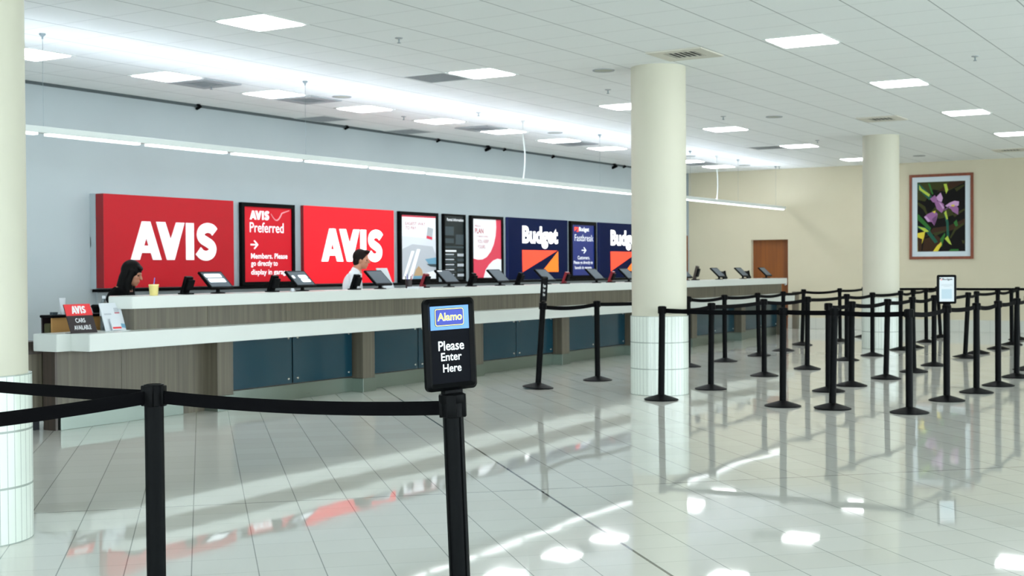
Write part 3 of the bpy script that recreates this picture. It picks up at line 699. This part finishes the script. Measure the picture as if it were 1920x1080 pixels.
bm = BM(); tube(bm, [(-.07, -.03, .05), (-.075, -.03, .10), (-.07, -.01, .155)], [.022, .014, .022], 8); link('handset', bm, m_black, ph, True)
for k, (x, lb) in enumerate([(22.75, 'dark desk phone behind the screen right of the middle column'), (23.95, 'dark desk phone between the last two screens')]):
    o = ph if k == 0 else dup(ph); o.location = (x, 9.3, ZT); o['label'] = lb
# pen cup
pc = thing('pen_cup', 'dark pen cup full of pens on the raised counter right of the man', 'pen cup', (12.62, 9.2, ZT))
bm = BM(); lathe(bm, [(.036, 0), (.04, .10), (.035, .10), (.031, .006), (0, .006)], seg=20); link('cup', bm, m_cardblk, pc, True)
for k in range(6):
    a = k*1.1; bm = BM(); tube(bm, [(.012*math.cos(a), .012*math.sin(a), .01), (.045*math.cos(a), .045*math.sin(a), .15+.02*(k % 2))], .0045, 6)
    link('pen', bm, [m_txtr, m_paper, m_olive, m_dblue, m_black, m_txtr][k], pc, True)
# drink, paper holder, small papers
dr = thing('drink_cup', 'pale yellow iced drink with a blue straw on the raised counter', 'drink', (8.50, 9.1, ZT))
bm = BM(); lathe(bm, [(.036, 0), (.046, .10), (.043, .10), (.034, .004), (0, .004)], seg=24); link('cup', bm, m_cup, dr, True)
bm = BM(); lathe(bm, [(0, .104), (.044, .104), (.048, .10), (.048, .095), (.044, .094)], seg=24); link('lid', bm, m_cream2, dr, True)
bm = BM(); tube(bm, [(0, 0, .09), (.012, 0, .165)], .004, 8); link('straw', bm, m_straw, dr, True)
hd = thing('document_stand', 'blank white upright sheet holder on the counter in front of the man', 'document stand', (12.36, 9.30, ZT))
bm = BM(); box(bm, -.105, .105, -.004, .004, 0, .265, .001, mtx=Matrix.Rotation(math.radians(-24), 4, 'X')); link('sheet', bm, m_paper, hd)
bm = BM(); box(bm, -.11, .11, -.05, .03, 0, .006, .001); link('foot', bm, m_metalw, hd)
bm = BM(); box(bm, -.10, .10, -.07, .07, 0, .02, mtx=Matrix.Rotation(.3, 4, 'Z')); o = link('paper_stack', bm, m_paper, None, loc=(12.10+.45, 9.05, ZT)); tag(o, 'small white paper stack on the raised counter beside the sheet holder', 'paper')
bm = BM(); lathe(bm, [(0, 0), (.02, .004), (.024, .02), (.012, .034), (0, .036)], seg=12); o = link('crumpled_tissue', bm, m_paper, None, True, loc=(10.42, 9.1, ZT)); tag(o, 'tiny white tissue ball on the raised counter beside the second card terminal', 'tissue')
# things on the ledge at the left end
ZL = .84
sg = thing('counter_sign', 'small leaning red and black AVIS CARS AVAILABLE counter sign', 'sign', (7.60, 8.985, ZL))
sg.rotation_euler = (math.radians(-22), 0, 0)
bm = BM(); box(bm, -.14, .14, -.004, .004, .0, .265); link('board', bm, m_cardblk, sg)
bm = BM(); box(bm, -.14, .14, -.0055, -.004, .16, .265); link('red_header', bm, m_cardred, sg)
bm = BM(); avis(bm, -.075, .075, .178, .247, -.0075, -.0055); link('logo', bm, m_txtw, sg)
text('text_line', 'CARS', -.062, .042, .095, .135, -.0062, m_txtw, sg, .01); text('text_line', 'AVAILABLE', -.095, .085, .03, .070, -.0062, m_txtw, sg, .01)
bm = BM(); box(bm, -.14, .14, .0, .075, -.0, .004, mtx=Matrix.Rotation(math.radians(22), 4, 'X')); link('foot', bm, m_cardblk, sg)
br = thing('brochure_stand', 'white leaning brochure stand with a small card pocket, right of the AVIS counter sign', 'brochure stand', (7.98, 9.02, ZL))
br.rotation_euler = (math.radians(-20), 0, 0)
bm = BM(); box(bm, -.115, .115, -.004, .004, 0, .262); link('board', bm, m_paper, br)
bm = BM(); flats(bm, -.0045, [([(.03, .165), (.085, .165), (.085, .215), (.03, .215)], 0), ([(.03, .162), (.085, .162), (.085, .172), (.03, .172)], 1), ([(-.02, .05), (.115, .02), (.115, .06), (.03, .075)], 2), ([(-.09, .15), (-.01, .15), (-.01, .165), (-.09, .165)], 0)], .0003); link('print', bm, [m_grp, m_txtr, m_bluep], br)
bm = BM(); box(bm, -.06, .045, -.032, -.020, .0, .105); cp = link('card_pocket', bm, m_paper, br)
bm = BM(); box(bm, -.055, .04, -.034, -.032, .012, .028); link('red_stripe', bm, m_cardred, cp)
bm = BM(); box(bm, -.12, .12, -.05, .03, 0, .004, mtx=Matrix.Rotation(math.radians(20), 4, 'X')); link('foot', bm, m_metalw, br)
# cart behind the left end
ct = thing('office_cart', 'tan fronted slim cart with black top behind the left end of the ledge', 'cart', (8.0, 9.635, 0))
bm = BM(); box(bm, -.275, .34, -.085, .09, .955, .98, .008); link('top_tray', bm, m_black, ct)
bm = BM(); box(bm, -.265, .30, -.065, -.05, .08, .955, .003); link('front_board', bm, m_tan, ct)
bm = BM(); box(bm, -.265, .30, .065, .08, .08, .955, .003); link('back_board', bm, m_cardblk, ct)
bm = BM(); box(bm, -.26, .295, -.05, .065, .54, .56); link('shelf', bm, m_cardblk, ct)
bm = BM(); box(bm, -.26, .295, -.05, .065, .08, .10); link('shelf', bm, m_cardblk, ct)
for a, b in ((-.22, -.055), (.26, -.055), (-.22, .07), (.26, .07)):
    bm = BM(); lathe(bm, [(0, -.01), (.038, -.01), (.04, 0), (.038, .01), (0, .01)], seg=16, mtx=Matrix.Translation((a, b, .04)) @ Matrix.Rotation(PI/2, 4, 'X')); link('wheel', bm, m_black, ct, True)
bg = thing('canvas_bag', 'olive green canvas bag on the shelf inside the open end of the tan cart', 'bag', (7.85, 9.642, .56))
bm = BM(); box(bm, -.10, .09, -.045, .045, 0, .34, .012); link('body', bm, m_olive, bg)
bm = BM(); box(bm, -.112, .0, -.040, .040, .16, .345, .010); link('flap', bm, m_olive, bg)
bm = BM(); box(bm, -.118, -.110, -.02, .02, .19, .23, .002); link('buckle', bm, m_cardblk, bg)
tb = thing('lotion_tube', 'white upright squeeze tube on the black cart top', 'tube', (7.91, 9.64, .98))
bm = BM(); lathe(bm, [(0, 0), (.018, 0), (.018, .03), (0, .03)], seg=16); link('cap', bm, m_paper, tb, True)
bm = BM(); seg = 20; rings = []
for i in range(9):
    s = i/8; a_r, b_r = .021+.016*s, .021*(1-s)+.003
    rings.append([bm.verts.new((a_r*math.cos(2*PI*k/seg), b_r*math.sin(2*PI*k/seg), .03+.12*s)) for k in range(seg)])
for A, Bq in zip(rings, rings[1:]):
    for k in range(seg): bm.faces.new([A[k], A[(k+1) % seg], Bq[(k+1) % seg], Bq[k]])
bm.faces.new(rings[0]); bm.faces.new(rings[-1]); link('body', bm, m_paper, tb, True)
bm = BM(); box(bm, -.03, .03, -.02, .02, 0, .025, .004); o = link('blue_box', bm, m_grpd, None, loc=(7.815, 9.64, .98)); tag(o, 'tiny slate blue box left of the white tube on the cart', 'box')
bm = BM(); prism(bm, [(-.04, 0), (.04, 0), (.02, .05), (0, .075), (-.03, .05)], -.03, .03); bmesh.ops.bevel(bm, geom=bm.edges[:], offset=.006, segments=2, affect='EDGES'); o = link('tissue_packet', bm, m_paper, None, loc=(8.20, 9.64, .98)); tag(o, 'white tissue packet peeking out behind the AVIS counter sign', 'tissue packet')
bt = thing('water_bottle', 'clear water bottle with white label behind the brochure stand', 'bottle', (8.02, 9.22, ZL))
bm = BM(); lathe(bm, [(0, 0), (.033, 0), (.035, .02), (.033, .12), (.035, .20), (.030, .245), (.014, .275), (.013, .29), (0, .29)], seg=24); link('bottle_body', bm, m_bottle, bt, True)
bm = BM(); lathe(bm, [(.036, .13), (.0365, .13), (.0365, .215), (.036, .215)], seg=24); link('wrapper', bm, m_paper, bt, True)
bm = BM(); lathe(bm, [(0, .285), (.016, .285), (.016, .31), (0, .31)], seg=16); link('cap', bm, m_paper, bt, True)

# ------------------------------------------------------------------ people
Fd = Vector((rt0.x, rt0.y, 0)).normalized(); Sd = Vector((-Fd.y, Fd.x, 0))
class Person:
    def __init__(s, base): s.b = Vector(base)
    def w(s, p): return s.b+Fd*p[0]+Sd*p[1]+Vector((0, 0, p[2]))
    def cap(s, bm, p0, p1, r0, r1, n=16, flat=1.0):
        a, b = s.w(p0), s.w(p1); k = 8; d = (b-a)
        pts = [a+d*(i/k) for i in range(k+1)]; rs = [r0+(r1-r0)*i/k for i in range(k+1)]
        tube(bm, pts, rs, n)
        bmesh.ops.create_uvsphere(bm, u_segments=14, v_segments=10, radius=r0, matrix=Matrix.Translation(a)); bmesh.ops.create_uvsphere(bm, u_segments=14, v_segments=10, radius=r1, matrix=Matrix.Translation(b))
    def ell(s, bm, c, r, tilt=0):
        R3 = Matrix((Fd, Sd, Vector((0, 0, 1)))).transposed().to_4x4() @ Matrix.Rotation(tilt, 4, 'Y')
        ellipsoid(bm, s.w(c), r, R3, 24, 18)
def remesh(name, bm, m, parent, voxel=.008, smooth=2):
    me = bpy.data.meshes.new(name); bm.to_mesh(me); bm.free()
    o = bpy.data.objects.new(name, me); COL.objects.link(o)
    md = o.modifiers.new('r', 'REMESH'); md.mode = 'VOXEL'; md.voxel_size = voxel; md.use_smooth_shade = True
    sm = o.modifiers.new('s', 'SMOOTH'); sm.iterations = smooth; sm.factor = .5
    me2 = bpy.data.meshes.new_from_object(o.evaluated_get(bpy.context.evaluated_depsgraph_get()))
    COL.objects.unlink(o); bpy.data.objects.remove(o)
    for p_ in me2.polygons: p_.use_smooth = True
    me2.materials.clear(); me2.materials.append(m); me2.name = name
    o = bpy.data.objects.new(name, me2); COL.objects.link(o); o.parent = parent; return o
def person(name, label, base, J, skin, hairm, shirtm, female):
    """J: joints in (forward, side, height); head centre, chest, pelvis, limbs"""
    root = thing(name, label, 'person'); P_ = Person(base); h = Vector(J['head']); tl = J['tilt']
    def hp(f, s_, z):  # head local, tilted forward
        return (h.x+f*math.cos(tl)+z*math.sin(tl), h.y+s_, h.z-f*math.sin(tl)+z*math.cos(tl))
    bm = BM()
    P_.ell(bm, hp(-.012, 0, .022), (.094, .074, .096), tl)
    P_.ell(bm, hp(.028, 0, -.050), (.058, .054, .062), tl); P_.ell(bm, hp(.058, 0, -.092), (.022, .024, .018), tl)
    P_.ell(bm, hp(.070, 0, .022), (.018, .05, .014), tl)                       # brow
    P_.cap(bm, hp(.082, 0, .014), hp(.103, 0, -.024), .008, .012, 10)          # nose
    P_.ell(bm, hp(.080, 0, -.055), (.014, .022, .009), tl); P_.ell(bm, hp(.078, 0, -.068), (.013, .019, .008), tl)
    for s_ in (-1, 1):
        P_.ell(bm, hp(-.004, s_*.074, -.008), (.018, .008, .030), tl); P_.ell(bm, hp(.052, s_*.036, -.018), (.025, .02, .022), tl)
    nk = Vector(J['neck']); P_.cap(bm, hp(-.02, 0, -.06), nk, .052, .058)
    ch, pv = Vector(J['chest']), Vector(J['pelvis'])
    P_.cap(bm, nk+Vector((0, -.05, -.05)), nk+Vector((0, .05, -.05)), .06, .06)
    P_.ell(bm, ch, (.105, .15, .17), .25); P_.ell(bm, (ch+pv)/2, (.095, .125, .16), .2); P_.ell(bm, pv, (.11, .155, .13))
    for s_ in (-1, 1):
        sh = nk+Vector((-.02, s_*J['sw'], -.075)); el = Vector((J['elbow'][0], s_*J['elbow'][1], J['elbow'][2])); hn = Vector((J['hand'][0], s_*J['hand'][1], J['hand'][2]))
        P_.cap(bm, nk+Vector((-.01, s_*.05, -.05)), sh, .055, .054); P_.cap(bm, sh, el, .047, .037); P_.cap(bm, el, hn, .036, .024)
        d = (hn-el).normalized(); side = Vector((0, -s_, 0))
        pal = hn+d*.055; P_.cap(bm, hn, pal, .025, .027)
        for q, ln in enumerate((.058, .068, .064, .05)):
            o0 = pal+side*(-.024+.016*q)*-1; k1 = o0+d*ln*.55+Vector((0, 0, -.006)); k2 = k1+d*ln*.45+Vector((0, 0, -.018))
            P_.cap(bm, o0, k1, .0095, .0085, 8); P_.cap(bm, k1, k2, .0085, .0075, 8)
        P_.cap(bm, hn+d*.015+side*.02, hn+d*.055+side*.05+Vector((0, 0, -.01)), .012, .0085, 8)
        hipj = pv+Vector((0, s_*.085, -.04)); kn = Vector((pv.x+.04, s_*.10, pv.z*.53)); an = Vector((pv.x-.02, s_*.10, .08))
        P_.cap(bm, hipj, kn, .082, .055); P_.cap(bm, kn, an, .054, .036)
    remesh('body', bm, skin, root, .007, 2)
    # clothes
    bm = BM(); g = .012
    P_.ell(bm, ch, (.105+g, .15+g, .165), .25); P_.ell(bm, (ch+pv)/2, (.098+g, .13+g, .17), .2)
    P_.cap(bm, nk+Vector((-.005, -.045, -.062)), nk+Vector((-.005, .045, -.062)), .066, .066)
    P_.cap(bm, nk+Vector((-.012, 0, -.03)), nk+Vector((-.006, 0, -.01)), .066, .060)
    for s_ in (-1, 1):
        sh = nk+Vector((-.02, s_*J['sw'], -.075)); el = Vector((J['elbow'][0], s_*J['elbow'][1], J['elbow'][2])); hn = Vector((J['hand'][0], s_*J['hand'][1], J['hand'][2]))
        P_.cap(bm, nk+Vector((-.01, s_*.05, -.055)), sh, .066, .068); P_.cap(bm, sh, el, .062, .050); P_.cap(bm, el, el.lerp(hn, .88), .049, .036)
    P_.ell(bm, pv+Vector((0, 0, .06)), (.118+g*.5, .162+g*.5, .11))
    remesh('shirt' if not female else 'black_top', bm, shirtm, root, .009, 3)
    bm = BM(); P_.ell(bm, pv, (.118, .165, .135))
    for s_ in (-1, 1):
        hipj = pv+Vector((0, s_*.085, -.04)); kn = Vector((pv.x+.04, s_*.10, pv.z*.53)); an = Vector((pv.x-.02, s_*.10, .08))
        P_.cap(bm, hipj, kn, .094, .070); P_.cap(bm, kn, an, .068, .056)
    remesh('trousers', bm, m_trouser, root, .010, 2)
    for s_ in (-1, 1):
        bm = BM(); an = Vector((pv.x-.02, s_*.10, .06)); P_.ell(bm, (an.x+.06, an.y, .045), (.135, .048, .045)); P_.ell(bm, (an.x-.02, an.y, .06), (.05, .045, .055)); remesh('shoe', bm, m_black, root, .008, 1)
        bm = BM(); P_.ell(bm, hp(.0685, s_*.030, .002), (.010, .013, .007), tl); link('eye', bm, m_eye, root, 'all')
    # hair
    bm = BM()
    if female:
        P_.ell(bm, hp(-.020, 0, .036), (.102, .086, .104), tl); P_.ell(bm, hp(-.042, 0, -.02), (.072, .086, .12), tl)
        P_.cap(bm, hp(-.04, 0, -.05), (nk.x-.02, 0, nk.z-.04), .080, .078); P_.cap(bm, (nk.x-.02, 0, nk.z-.04), (nk.x-.075, 0, nk.z-.20), .078, .05)
        for s_ in (-1, 1): P_.cap(bm, hp(.012, s_*.072, .03), hp(.004, s_*.080, -.10), .030, .034); P_.cap(bm, hp(.004, s_*.080, -.10), (nk.x+.03, s_*.085, nk.z-.13), .034, .026)
        P_.ell(bm, hp(.052, 0, .082), (.040, .062, .022), tl+.5)
    else:
        P_.ell(bm, hp(-.022, 0, .036), (.096, .081, .098), tl); P_.ell(bm, hp(.034, 0, .104), (.062, .056, .024), tl-.15); P_.ell(bm, hp(-.052, 0, -.02), (.056, .074, .072), tl)
        for s_ in (-1, 1): P_.ell(bm, hp(-.015, s_*.070, .02), (.04, .012, .04), tl)
        P_.ell(bm, hp(.060, 0, .096), (.024, .045, .022), tl-.3)
    remesh('hair', bm, hairm, root, .006, 1)
    return root
person('person', 'person with long black hair in black, head bowed behind the left counter end', (9.03, 9.96, 0),
       dict(head=(-.005, 0, 1.340), tilt=.28, neck=(-.075, 0, 1.215), chest=(-.15, 0, 1.065), pelvis=(-.26, 0, .82), sw=.165, elbow=(-.02, .24, .86), hand=(.20, .13, .815)), m_skin, m_hair, m_blackc, True)
person('person', 'person with short dark hair and white shirt standing behind the counter', (12.86, 10.1, 0),
       dict(head=(.0, 0, 1.492), tilt=.14, neck=(-.06, 0, 1.375), chest=(-.12, 0, 1.185), pelvis=(-.17, 0, .90), sw=.17, elbow=(-.06, .26, 1.04), hand=(.20, .16, .98)), m_skin2, m_hair2, m_whitec, False)
ch = thing('office_chair', 'black office chair behind the person with long black hair', 'chair', (9.24, 10.52, 0))
bm = BM(); box(bm, -.2, .2, -.03, .03,   .62, 1.03, .025, mtx=Matrix.Rotation(-.55, 4, 'Z')); link('backrest', bm, m_black, ch)
bm = BM(); box(bm, -.23, .23, -.22, .22, .50, .57, .02, mtx=Matrix.Translation((.1, .18, 0)) @ Matrix.Rotation(-.55, 4, 'Z')); link('seat', bm, m_black, ch)
bm = BM(); tube(bm, [(.1, .18, .06), (.1, .18, .5)], .025, 10); tube(bm, [(.0, .03, .54), (0, 0, .66)], .02, 8); link('post', bm, m_black, ch, True)
for k in range(5):
    a = k*2*PI/5; bm = BM(); tube(bm, [(.1, .18, .09), (.1+.26*math.cos(a), .18+.26*math.sin(a), .055)], .018, 8); bmesh.ops.create_uvsphere(bm, u_segments=10, v_segments=8, radius=.027, matrix=Matrix.Translation((.1+.26*math.cos(a), .18+.26*math.sin(a), .028))); link('leg', bm, m_black, ch, True)

# ------------------------------------------------------------------ queue posts
def post_meshes():
    bm = BM(); lathe(bm, [(.172, .0), (.178, .003), (.178, .010), (.150, .020), (.085, .040), (.045, .052), (.036, .056), (0, .056)], seg=48); base = link('base', bm, m_rubber, None, True)
    bm = BM(); lathe(bm, [(.0335, .045), (.0335, .90), (0, .90)], seg=28); pole = link('pole', bm, m_pole, None, True)
    bm = BM(); lathe(bm, [(.0335, .893), (.0365, .895), (.0375, .962), (.034, .970), (.028, .971), (.0275, .968), (0, .968)], seg=28)
    for k in range(4):
        box(bm, -.016, .016, .031, .043, .893, .966, .003, mtx=Matrix.Rotation(k*PI/2, 4, 'Z'))
    head = link('belt_head', bm, m_black, None, True)
    return base, pole, head
pb, pp_, phd = post_meshes()
post_proto = thing('belt_stanchion', '', 'stanchion', group='black queue posts')
for o in (pb, pp_, phd): o.parent = post_proto
belt_h = .046
def belt(post, a, b, sag, z=.926):
    """a and b are world points (x, y); a is on the post that holds the belt"""
    A = Vector((a[0], a[1], 0)); Bq = Vector((b[0], b[1], 0)); d = (Bq-A); L = d.length; d.normalize(); n = Vector((-d.y, d.x, 0))
    A = A+d*.036; Bq = Bq-d*.036; bm = BM(); N = 16; rows_ = []
    for i in range(N+1):
        s = i/N; p_ = A.lerp(Bq, s); zz = z-4*sag*s*(1-s)
        tw = 1
        rows_.append([bm.verts.new(p_+n*e_*.001+Vector((0, 0, zz+h_*belt_h/2))) for e_, h_ in ((-1, -1), (1, -1), (1, 1), (-1, 1))])
    for r0, r1 in zip(rows_, rows_[1:]):
        for k in range(4): bm.faces.new([r0[k], r0[(k+1) % 4], r1[(k+1) % 4], r1[k]])
    bm.faces.new(rows_[0]); bm.faces.new(rows_[-1][::-1])
    bmesh.ops.transform(bm, matrix=post.matrix_basis.inverted(), verts=bm.verts[:])
    return link('belt', bm, m_belt, post)
npost = 0
def post(x, y, lean, label, rotz=0.0, group='black queue posts'):
    """lean: sideways shift of the top, towards the right of the picture, over .965 m"""
    global npost
    o = post_proto if npost == 0 else dup(post_proto, keep=lambda c: c.name.split('.')[0] in ('base', 'pole', 'belt_head'))
    npost += 1
    o['label'] = label; o['group'] = group
    ang = math.atan2(lean, .965)
    o.matrix_basis = Matrix.Translation((x, y, abs(math.sin(ang))*.172)) @ Matrix.Rotation(ang, 4, Vector((0, 0, 1)).cross(rt0)) @ Matrix.Rotation(rotz, 4, 'Z')
    top = Vector((x, y, 0))+rt0*math.sin(ang)*.926
    return o, (top.x, top.y)
rowsP = {
 'N': [(12.27, 3.19, -.004), (13.56, 3.15, 0), (14.56, 3.07, .001), (15.50, 3.03, -.002), (16.75, 3.06, .005), (18.0, 3.16, .007), (19.3, 3.1, 0)],
 'E': [(12.26, 3.92, .024), (12.27, 4.42, .007)],
 'M': [(13.97, 4.51, .002), (14.74, 4.49, .008), (15.84, 4.40, .024), (16.99, 4.36, -.019), (18.21, 4.40, .003), (19.91, 4.36, .048), (21.03, 4.41, -.022), (22.31, 4.36, -.008), (23.61, 4.39, -.009), (25.26, 4.58, -.023)],
 'F': [(12.27, 5.73, .014), (13.60, 5.74, .012), (15.57, 5.85, -.002), (16.88, 5.74, .010), (18.69, 5.76, .002), (19.82, 5.71, .002), (21.35, 5.69, .002), (22.10, 5.68, .001), (23.74, 5.87, -.009), (25.31, 5.99, -.060)],
 'B': [(12.78, 7.51, .065), (14.03, 7.40, -.005), (16.53, 7.31, .005), (17.68, 7.24, -.004), (19.03, 7.23, -.021), (20.34, 7.31, -.004), (22.0, 7.57, .030), (23.39, 7.33, -.008), (24.98, 7.36, .002)]}
lab = {
 'N': ['nearest post of the rope queue, its round base lowest at right of the crowd', 'black post carrying the white Budget sign', 'black post first to the right of the Budget sign post, nearest row', 'black post second to the right of the Budget sign post, nearest row', 'black post third to the right of the Budget sign post, nearest row', 'black post cut by the right edge of the picture, nearest row', 'queue post beyond the right edge of the picture, nearest row'],
 'E': ['leaning black post left of the nearest queue post, overlapping the one behind it', 'black post standing between the middle column and the leaning near post, base low'],
 'M': ['black post close behind the leaning near post', 'black post just right of the overlapping near pair', 'black post fully visible between the near pair and the nearest queue post', 'black post with knobbly top right behind the nearest queue post', 'black post just left of the Budget sign post', 'clearly leaning black post right of the Budget sign', 'black post directly behind the first post right of the Budget sign', 'black post directly behind the second post right of the Budget sign', 'black post behind the third post right of the Budget sign', 'farthest black post of the second row, near the right edge'],
 'F': ['black post in front of the right side of the middle column', 'black post first to the right of the one before the middle column', 'black post second to the right of the middle column, base beside a near post', 'black post seen left of the overlapping near pair with its own base on clear floor', 'black post left of the far column, base just showing behind the near posts', 'black post in front of the far column', 'black post at the right edge of the far column', 'black post hidden behind the knobbly topped post right of the far column', 'black post on clear floor between far column and Budget sign', 'black post leaning left half hidden by the Budget sign'],
 'B': ['leaning black post left of the middle column holding an edge-on sign', 'lone black post left of the middle column, between it and the leaning sign post', 'black post peeking out right behind the middle column', 'black post nearest the counter, second to the right of the middle column', 'black post nearest the counter, third to the right of the middle column', 'black post nearest the counter, behind the low-based near post', 'slightly leaning black post near the far end of the counter', 'far black post left of the far column', 'black post base peeking out left of the far column']}
made = {}
for r, lst in rowsP.items():
    for k, (x, y, ln) in enumerate(lst):
        made[(r, k)] = post(x, y, ln, lab[r][k])
def bl(a, b, sag=.03, z=.926): belt(made[a][0], made[a][1], made[b][1], sag, z)
for r in ('N', 'M', 'F', 'B'):
    for k in range(len(rowsP[r])-1): bl((r, k), (r, k+1), .016 if (k+ord(r)) % 2 else .026)
bl(('F', 0), ('E', 1), .012); bl(('E', 1), ('E', 0), .004); bl(('E', 0), ('N', 0), .012); bl(('M', 0), ('E', 0), .03)
bl(('B', 8), ('F', 9), .004, .93); bl(('F', 9), ('M', 9), .004, .93)
o, tp = post(25.3, 3.1, 0, 'queue post beyond the right edge at the far end'); belt(made[('M', 9)][0], made[('M', 9)][1], tp, .004, .93)
# the two near posts
fp, fpt = post(3.265, 3.495, -.004, 'large near black queue post at the left holding three belts', .35, 'near queue posts')
ap, apt = post(3.459+rt0.x*.022, 2.338+rt0.y*.022, -.034, 'large near black queue post carrying the Alamo sign', .5, 'near queue posts')
# grooves on the near sign post
for o in ap.children:
    if o.name.startswith('pole'):
        bm = BM(); N = 96; prof = []
        for i in range(N):
            a = 2*PI*i/N; m4 = (a % (PI/2)); r = .0335 if abs(m4-PI/4) > .10 else .0285; prof.append((r*math.cos(a), r*math.sin(a)))
        plan(bm, prof, .045, .90); me = bpy.data.meshes.new('pole'); bm.to_mesh(me); bm.free(); me.materials.append(m_pole); o.data = me
op1, t1 = post(3.40, 5.42, 0, 'near queue post just outside the left edge of the picture behind the column', 0, 'near queue posts')
op2, t2 = post(1.55, 3.60, 0, 'near queue post outside the left edge of the picture', 0, 'near queue posts')
belt(fp, fpt, apt, .016); belt(fp, fpt, t1, .010); belt(fp, fpt, t2, .022)

# signs on posts
def post_sign(label, loc, ang, tilt, w=.20, h=.295, insert=m_insert):
    """frame in the x-z plane facing -y, bottom edge at local z 0"""
    t = thing('post_sign', label, 'sign', loc)
    t.matrix_basis = Matrix.Translation(loc) @ tilt @ Matrix.Rotation(ang, 4, 'Z')
    bm = BM(); f_ = .024
    outer = rrect(-w/2, w/2, 0, h, .018, 6); inner = rrect(-w/2+f_, w/2-f_, f_, h-f_, .002, 6); midp = rrect(-w/2+f_*.45, w/2-f_*.45, f_*.45, h-f_*.45, .012, 6)
    loops = []
    for pts, yy in ((outer, .008), (outer, -.004), (midp, -.012), (inner, -.004), (inner, .0)):
        loops.append([bm.verts.new((a, yy, b)) for a, b in pts])
    for L0, L1 in zip(loops, loops[1:]):
        for i in range(len(L0)):
            j = (i+1) % len(L0); bm.faces.new([L0[i], L0[j], L1[j], L1[i]])
    bm.faces.new(loops[0]); link('frame', bm, m_frameb, t, True)
    bm = BM(); box(bm, -w/2+f_, w/2-f_, -.003, .001, f_, h-f_); link('insert', bm, insert, t)
    bm = BM(); box(bm, -.036, .036, -.012, .012, -.018, .002, .003); lathe(bm, [(.041, -.040), (.043, -.036), (.043, -.014), (.036, -.010), (0, -.010)], seg=28); link('bracket', bm, m_black, t, True)
    return t
ang37 = math.atan2((rt0*math.cos(.68)+Vector((math.sin(YAW), math.cos(YAW), 0))*math.sin(.68)).y, (rt0*math.cos(.68)+Vector((math.sin(YAW), math.cos(YAW), 0))*math.sin(.68)).x)
tiltM = Matrix.Rotation(math.atan2(-.034, .965), 4, Vector((0, 0, 1)).cross(rt0))
loc = Vector((3.459, 2.338, .985)) - rt0*.013
al = post_sign('black framed Alamo Please Enter Here sign on the near post', loc, ang37, tiltM)
hw = .076
bm = BM(); box(bm, -hw, hw, -.0045, -.003, .195, .271); link('blue_header', bm, m_lblue, al)
bm = BM()
prism(bm, rrect(-.0595, .0565, .206, .264, .008), -.0052, -.0045, 0); prism(bm, rrect(-.058, .055, .2075, .2625, .007), -.0058, -.0052, 1); prism(bm, rrect(-.0555, .0525, .210, .260, .006), -.0064, -.0058, 0); prism(bm, rrect(-.0545, .0515, .211, .259, .005), -.0070, -.0064, 2)
link('badge', bm, [m_cardblk, m_cream2, m_dblue], al)
text('badge_letters_outline', 'Alamo', -.0505, .0475, .2235, .2495, -.0073, m_txtw, al, .03); text('badge_letters', 'Alamo', -.0490, .0460, .2250, .2480, -.0078, m_yel, al, .008)
text('text_line', 'Please', -.0485, .0535, .128, .159, -.0036, m_txtw, al, .016); text('text_line', 'Enter', -.0395, .0425, .095, .1215, -.0036, m_txtw, al, .016); text('text_line', 'Here', -.0335, .0395, .0585, .085, -.0036, m_txtw, al, .016)
bs = post_sign('white Budget sign in a black frame on a post among the queue ropes', Vector((13.56, 3.15, .985)), math.atan2(rt0.y, rt0.x)+.05, Matrix.Identity(4), insert=m_paper)
bm = BM(); prism(bm, [(-.074, .262), (-.052, .262), (-.074, .248)], -.0042, -.003, 0); prism(bm, [(-.052, .258), (-.052, .240), (-.062, .240)], -.0042, -.003, 1); link('emblem', bm, [m_insert, m_orr], bs)
text('logo', 'Budget', -.046, .060, .235, .262, -.0036, m_dark, bs, .03)
bm = BM()
for k, wd_ in enumerate((.055, .06, .03)): box(bm, -wd_, wd_, -.0042, -.003, .195-k*.010, .199-k*.010)
link('fine_print', bm, m_grp, bs)
bm = BM(); box(bm, -.053, .053, -.0040, -.003, .052, .150); link('pale_square', bm, mat('pale_grey_blue_print', (176, 194, 204), .6), bs)
tl2 = Matrix.Rotation(math.atan2(.065, .965), 4, Vector((0, 0, 1)).cross(rt0))
es = post_sign('black sign with small white letters seen nearly edge-on on the leaning post', Vector((12.78, 7.51, .985)) + rt0*.066, math.atan2(rt0.y, rt0.x)+math.radians(70), tl2)
for k, (s_, wd_) in enumerate((('Please', .05), ('Enter', .04), ('Here', .036))): text('text_line', s_, -wd_, wd_, .17-k*.05, .205-k*.05, -.0036, m_txtw, es, .03)
